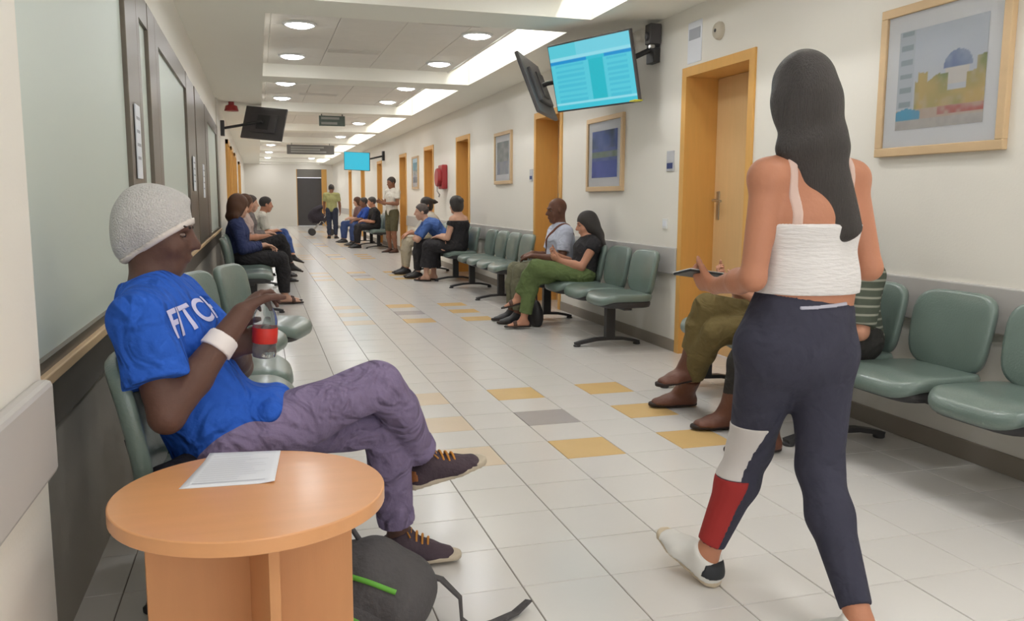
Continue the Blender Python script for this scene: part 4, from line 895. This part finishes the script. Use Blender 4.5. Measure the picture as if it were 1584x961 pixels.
# ------------------------------------------------------------------ framed pictures
def hsh(a, b): x = math.sin(a*127.1+b*311.7)*43758.5453; return x-math.floor(x)
def vn(x, y):
    i, j = math.floor(x), math.floor(y); u, v = x-i, y-j; u, v = u*u*(3-2*u), v*v*(3-2*v)
    return (hsh(i, j)*(1-u)+hsh(i+1, j)*u)*(1-v)+(hsh(i, j+1)*(1-u)+hsh(i+1, j+1)*u)*v
def mixc(a, b, t): t = max(0, min(1, t)); return tuple(x+(y-x)*t for x, y in zip(a, b))
def art_town(u, v):
    n = vn(u*9, v*9)*.6+vn(u*23, v*23)*.4; c = mixc((214, 218, 226), (204, 212, 226), v+n*.4-.3)
    if u < .20 and v > .22: c = mixc(c, (196, 204, 214), .8); c = mixc(c, (150, 164, 176), .8 if (v*7 % 1) > .62 and .03 < u < .17 else 0)
    dd = math.hypot((u-.70)/.16, (v-.56)/.16)
    if dd < 1 and v > .56: c = mixc((120, 136, 176), (176, 186, 206), n)
    elif .57 < u < .83 and .40 < v <= .56: c = (222, 218, 216)
    hl = .44+.16*(vn(u*6+3, 1)-.5)+(.10 if .25 < u < .36 else 0)+(.12 if u > .9 else 0)
    if .22 < u and v < hl and v > .14 and not (.60 < u < .80 and v > .34): c = mixc((126, 146, 112), (204, 180, 128), vn(u*7, v*5)*1.6-.3); c = mixc(c, (206, 196, 186), (n-.5)*1.4)
    if v <= .20: c = mixc((198, 172, 158), (206, 196, 188), n)
    if .10 < v < .24 and u < .30: c = mixc((90, 170, 206), (120, 160, 190), n) if v < .22-.25*abs(u-.13) else c
    if .12 < v < .20 and u > .5: c = mixc(c, (184, 112, 110), max(0, n-.45)*2.4)
    if v < .10: c = mixc((182, 178, 180), (206, 202, 198), n)
    return c
def art_blue(u, v):
    n = vn(u*8, v*8); c = mixc((120, 136, 190), (88, 108, 170), n)
    if .42 < v < .56: c = mixc((124, 146, 124), (160, 170, 180), n)
    if v < .36: c = mixc((84, 100, 178), (104, 120, 196), n)
    if v > .62: c = mixc(c, (78, 92, 110), max(0, vn(u*5+2, v*4)-.4)*1.8)
    return c
def art_grey(u, v):
    n = vn(u*6, v*7); c = mixc((186, 188, 190), (140, 150, 152), n)
    if v < .4: c = mixc((150, 160, 186), (190, 192, 196), n)
    return c
def picture(y0, y1, z0, z1, fn, lab, fw=.045, mw=.085, nu=56):
    o = empty('framed_picture', (XR, (y0+y1)/2, z0)); tag(o, lab, 'picture', 'framed pictures on the right wall'); h = (y1-y0)/2; H = z1-z0
    for a, b in (((-.032, -h, 0), (0, h, fw)), ((-.032, -h, H-fw), (0, h, H)), ((-.032, -h, fw), (0, -h+fw, H-fw)), ((-.032, h-fw, fw), (0, h, H-fw))): MB().box(a, b, .004).build('frame_bar', M_FRAME, o)
    MB().box((-.016, -h+fw-.003, fw-.003), (-.004, h-fw+.003, H-fw+.003)).build('mat_board', M_PAPER, o)
    color_grid('print', nu, nu, fn, (-.018, h-fw-mw, fw+mw), (0, -(2*h-2*fw-2*mw), 0), (0, 0, H-2*fw-2*mw), M_PRINT, o)
    MB().box((-.024, -h+fw-.002, fw-.002), (-.021, h-fw+.002, H-fw+.002)).build('glazing', mat('picture_glass', (255, 255, 255), .06, 0, trans=1.0, ior=1.05), o)
    return o
picture(2.98, 3.79, 1.44, 2.185, art_town, 'large framed watercolour of a domed building above the near chairs', nu=90)
picture(7.05, 7.92, 1.29, 1.99, art_blue, 'framed blue picture under the cyan television')
picture(10.55, 11.36, 1.41, 2.10, art_grey, 'pale framed picture between the second and third doors')
picture(17.2, 17.9, 1.41, 2.08, art_grey, 'small far framed picture past the red cabinet')

# ------------------------------------------------------------------ wall fittings
def plate(name, y, z, w, h, m, lab, cat, t=.012, extra=None):
    o = empty(name, (XR, y, z)); tag(o, lab, cat); MB().box((-t, -w/2, -h/2), (0, w/2, h/2), .003).build('plate', m, o)
    if extra: MB().box((-t-.003, -w*.4, extra[0]), (-t+.001, w*.4, extra[1]), .001).build('band', extra[2], o)
    return o
plate('room_sign', 6.16, 1.52, .12, .16, mat('sign_silver', (196, 196, 200), .4), 'small silver room sign with blue band beside the near door', 'sign', .01, (-.06, -.015, mat('sign_blue', (52, 66, 120), .5)))
plate('room_sign', 9.76, 1.50, .11, .14, mat('sign_silver', (196, 196, 200), .4), 'small silver room sign beside the second door', 'sign', .01, (-.05, -.01, mat('sign_blue', (52, 66, 120), .5)))
plate('light_switch', 6.22, 1.02, .08, .08, M_WHITE, 'white wall switch plate above the guard band near the first door', 'switch', .012, (-.022, .022, M_PAPER))
plate('paper_notice', 5.83, 2.385, .21, .30, M_PAPER, 'white paper notice on the wall just above the near door', 'notice', .004, (.02, .10, mat('print_grey', (176, 178, 186))))
dt = empty('wall_detector', (XR, 5.47, 2.40)); tag(dt, 'round beige detector on the wall above the near door', 'detector')
MB().lathe([(.062, 0), (.062, .018), (.052, .034), (.02, .040)], 24, Matrix.Rotation(-PI/2, 4, 'Y')).build('detector_body', mat('beige_plastic', (206, 196, 178), .6), dt); MB().lathe([(.012, .039), (.012, .044), (.006, .046)], 12, Matrix.Rotation(-PI/2, 4, 'Y')).build('indicator', M_PLASTIC, dt)
# red fire-hose station
fh = empty('fire_hose', (XR, 14.65, 1.40)); tag(fh, 'red fire hose reel and extinguisher plate on the right wall', 'fire hose')
MB().box((-.10, -.17, -.02), (0, .17, .40), .02).build('reel_box', M_RED, fh); MB().lathe([(.15, 0), (.16, .02), (.16, .05), (.15, .07)], 24, Matrix.Translation((-.10, 0, .18)) @ Matrix.Rotation(-PI/2, 4, 'Y')).build('reel', M_RED, fh); MB().tube([(-.14, .05, .05), (-.15, .02, -.05), (-.12, -.05, -.12), (-.11, .06, -.15)], .014, 8).build('hose', mat('hose_grey', (190, 186, 180), .5), fh)
# left side: notices on the dark posts, alarm bell
for y, z, w, h, lab in ((4.36, 1.47, .16, .34, 'paper notice taped on the first dark window post'), (8.0, 1.42, .24, .30, 'paper notice taped on the dark panel, nearer one'), (9.35, 1.38, .24, .34, 'paper notice taped on the dark panel, farther one')):
    o = empty('paper_notice', (XL+.02, y, z)); tag(o, lab, 'notice'); MB().box((-.001, -w/2, -h/2), (.004, w/2, h/2)).build('sheet', M_PAPER, o)
    for q in range(4): MB().box((.004, -w*.36, h*(.3-.18*q)), (.005, w*(.36-.1*(q % 2)), h*(.34-.18*q))).build('text_line', mat('print_grey', (176, 178, 186)), o)
ab = empty('alarm_bell', (-.34, 13.7, ZC)); tag(ab, 'red alarm bell hanging under the ceiling at the left wall', 'alarm bell')
MB().lathe([(.03, -.04), (.085, -.06), (.10, -.12), (.105, -.135)], 20).build('gong', M_RED, ab); MB().box((-.04, -.04, -.05), (.04, .04, 0), .006).build('bell_base', M_RED, ab)
# hanging signs
def hsign(x, y, z0, z1, w, m, lab, lines):
    o = empty('hanging_sign', (x, y, z1)); tag(o, lab, 'sign'); H = z1-z0; MB().box((-w/2, -.025, -H), (w/2, .025, 0), .006).build('sign_panel', m, o)
    for s_ in (-1, 1): MB().tube([(s_*w*.4, 0, 0), (s_*w*.4, 0, ZC-z1)], .008, 8).build('hanger_rod', M_BLACK, o)
    for q in range(lines): MB().box((-w*.42, -.0275, -H*(.25+.5*q/max(1, lines-1))-.02), (w*(.1+.3*hsh(q, 3)), -.025, -H*(.25+.5*q/max(1, lines-1))+.02)).build('text_line', mat('sign_text', (150, 148, 142), .6), o)
hsign(1.38, 23.2, 2.36, 2.60, 1.22, mat('sign_dark', (96, 92, 88), .6), 'long dark hanging direction sign far down the corridor', 3)
hsign(1.27, 15.1, 2.45, 2.62, .44, mat('sign_green', (86, 96, 88), .6, .3, 30), 'small dark green hanging sign in the middle of the corridor', 2)
# stroller far away
st = empty('stroller', (1.95, 28.2, 0)); tag(st, 'dark stroller standing far down the corridor', 'stroller')
s = Sdf(); s.econe((1.95, 28.2, .55), (1.75, 28.2, .62), (.22, .18), (.22, .24), (0, 1, 0), .05); s.econe((1.78, 28.2, .80), (1.95, 28.2, .92), (.22, .12), (.2, .08), (0, 1, 0), .05); smesh('seat_hood', s, .02, cloth('stroller_fabric', (62, 58, 66)), st, origin=(1.95, 28.2, 0))
fr = MB(); fr.tube([(-.3, .18, .12), (.1, .18, .6), (.35, .18, 1.0), (.35, -.18, 1.0), (.1, -.18, .6), (-.3, -.18, .12)], .014, 8); fr.tube([(.3, .18, .12), (0, .18, .5)], .014, 8); fr.tube([(.3, -.18, .12), (0, -.18, .5)], .014, 8); fr.build('frame', M_STEEL, st)
for x in (-.3, .3):
    for y in (-.2, .2): MB().lathe([(.10, -.02), (.115, -.012), (.115, .012), (.10, .02)], 18, Matrix.Translation((x, y, .116)) @ Matrix.Rotation(PI/2, 4, 'X')).build('wheel', M_BLACK, st)
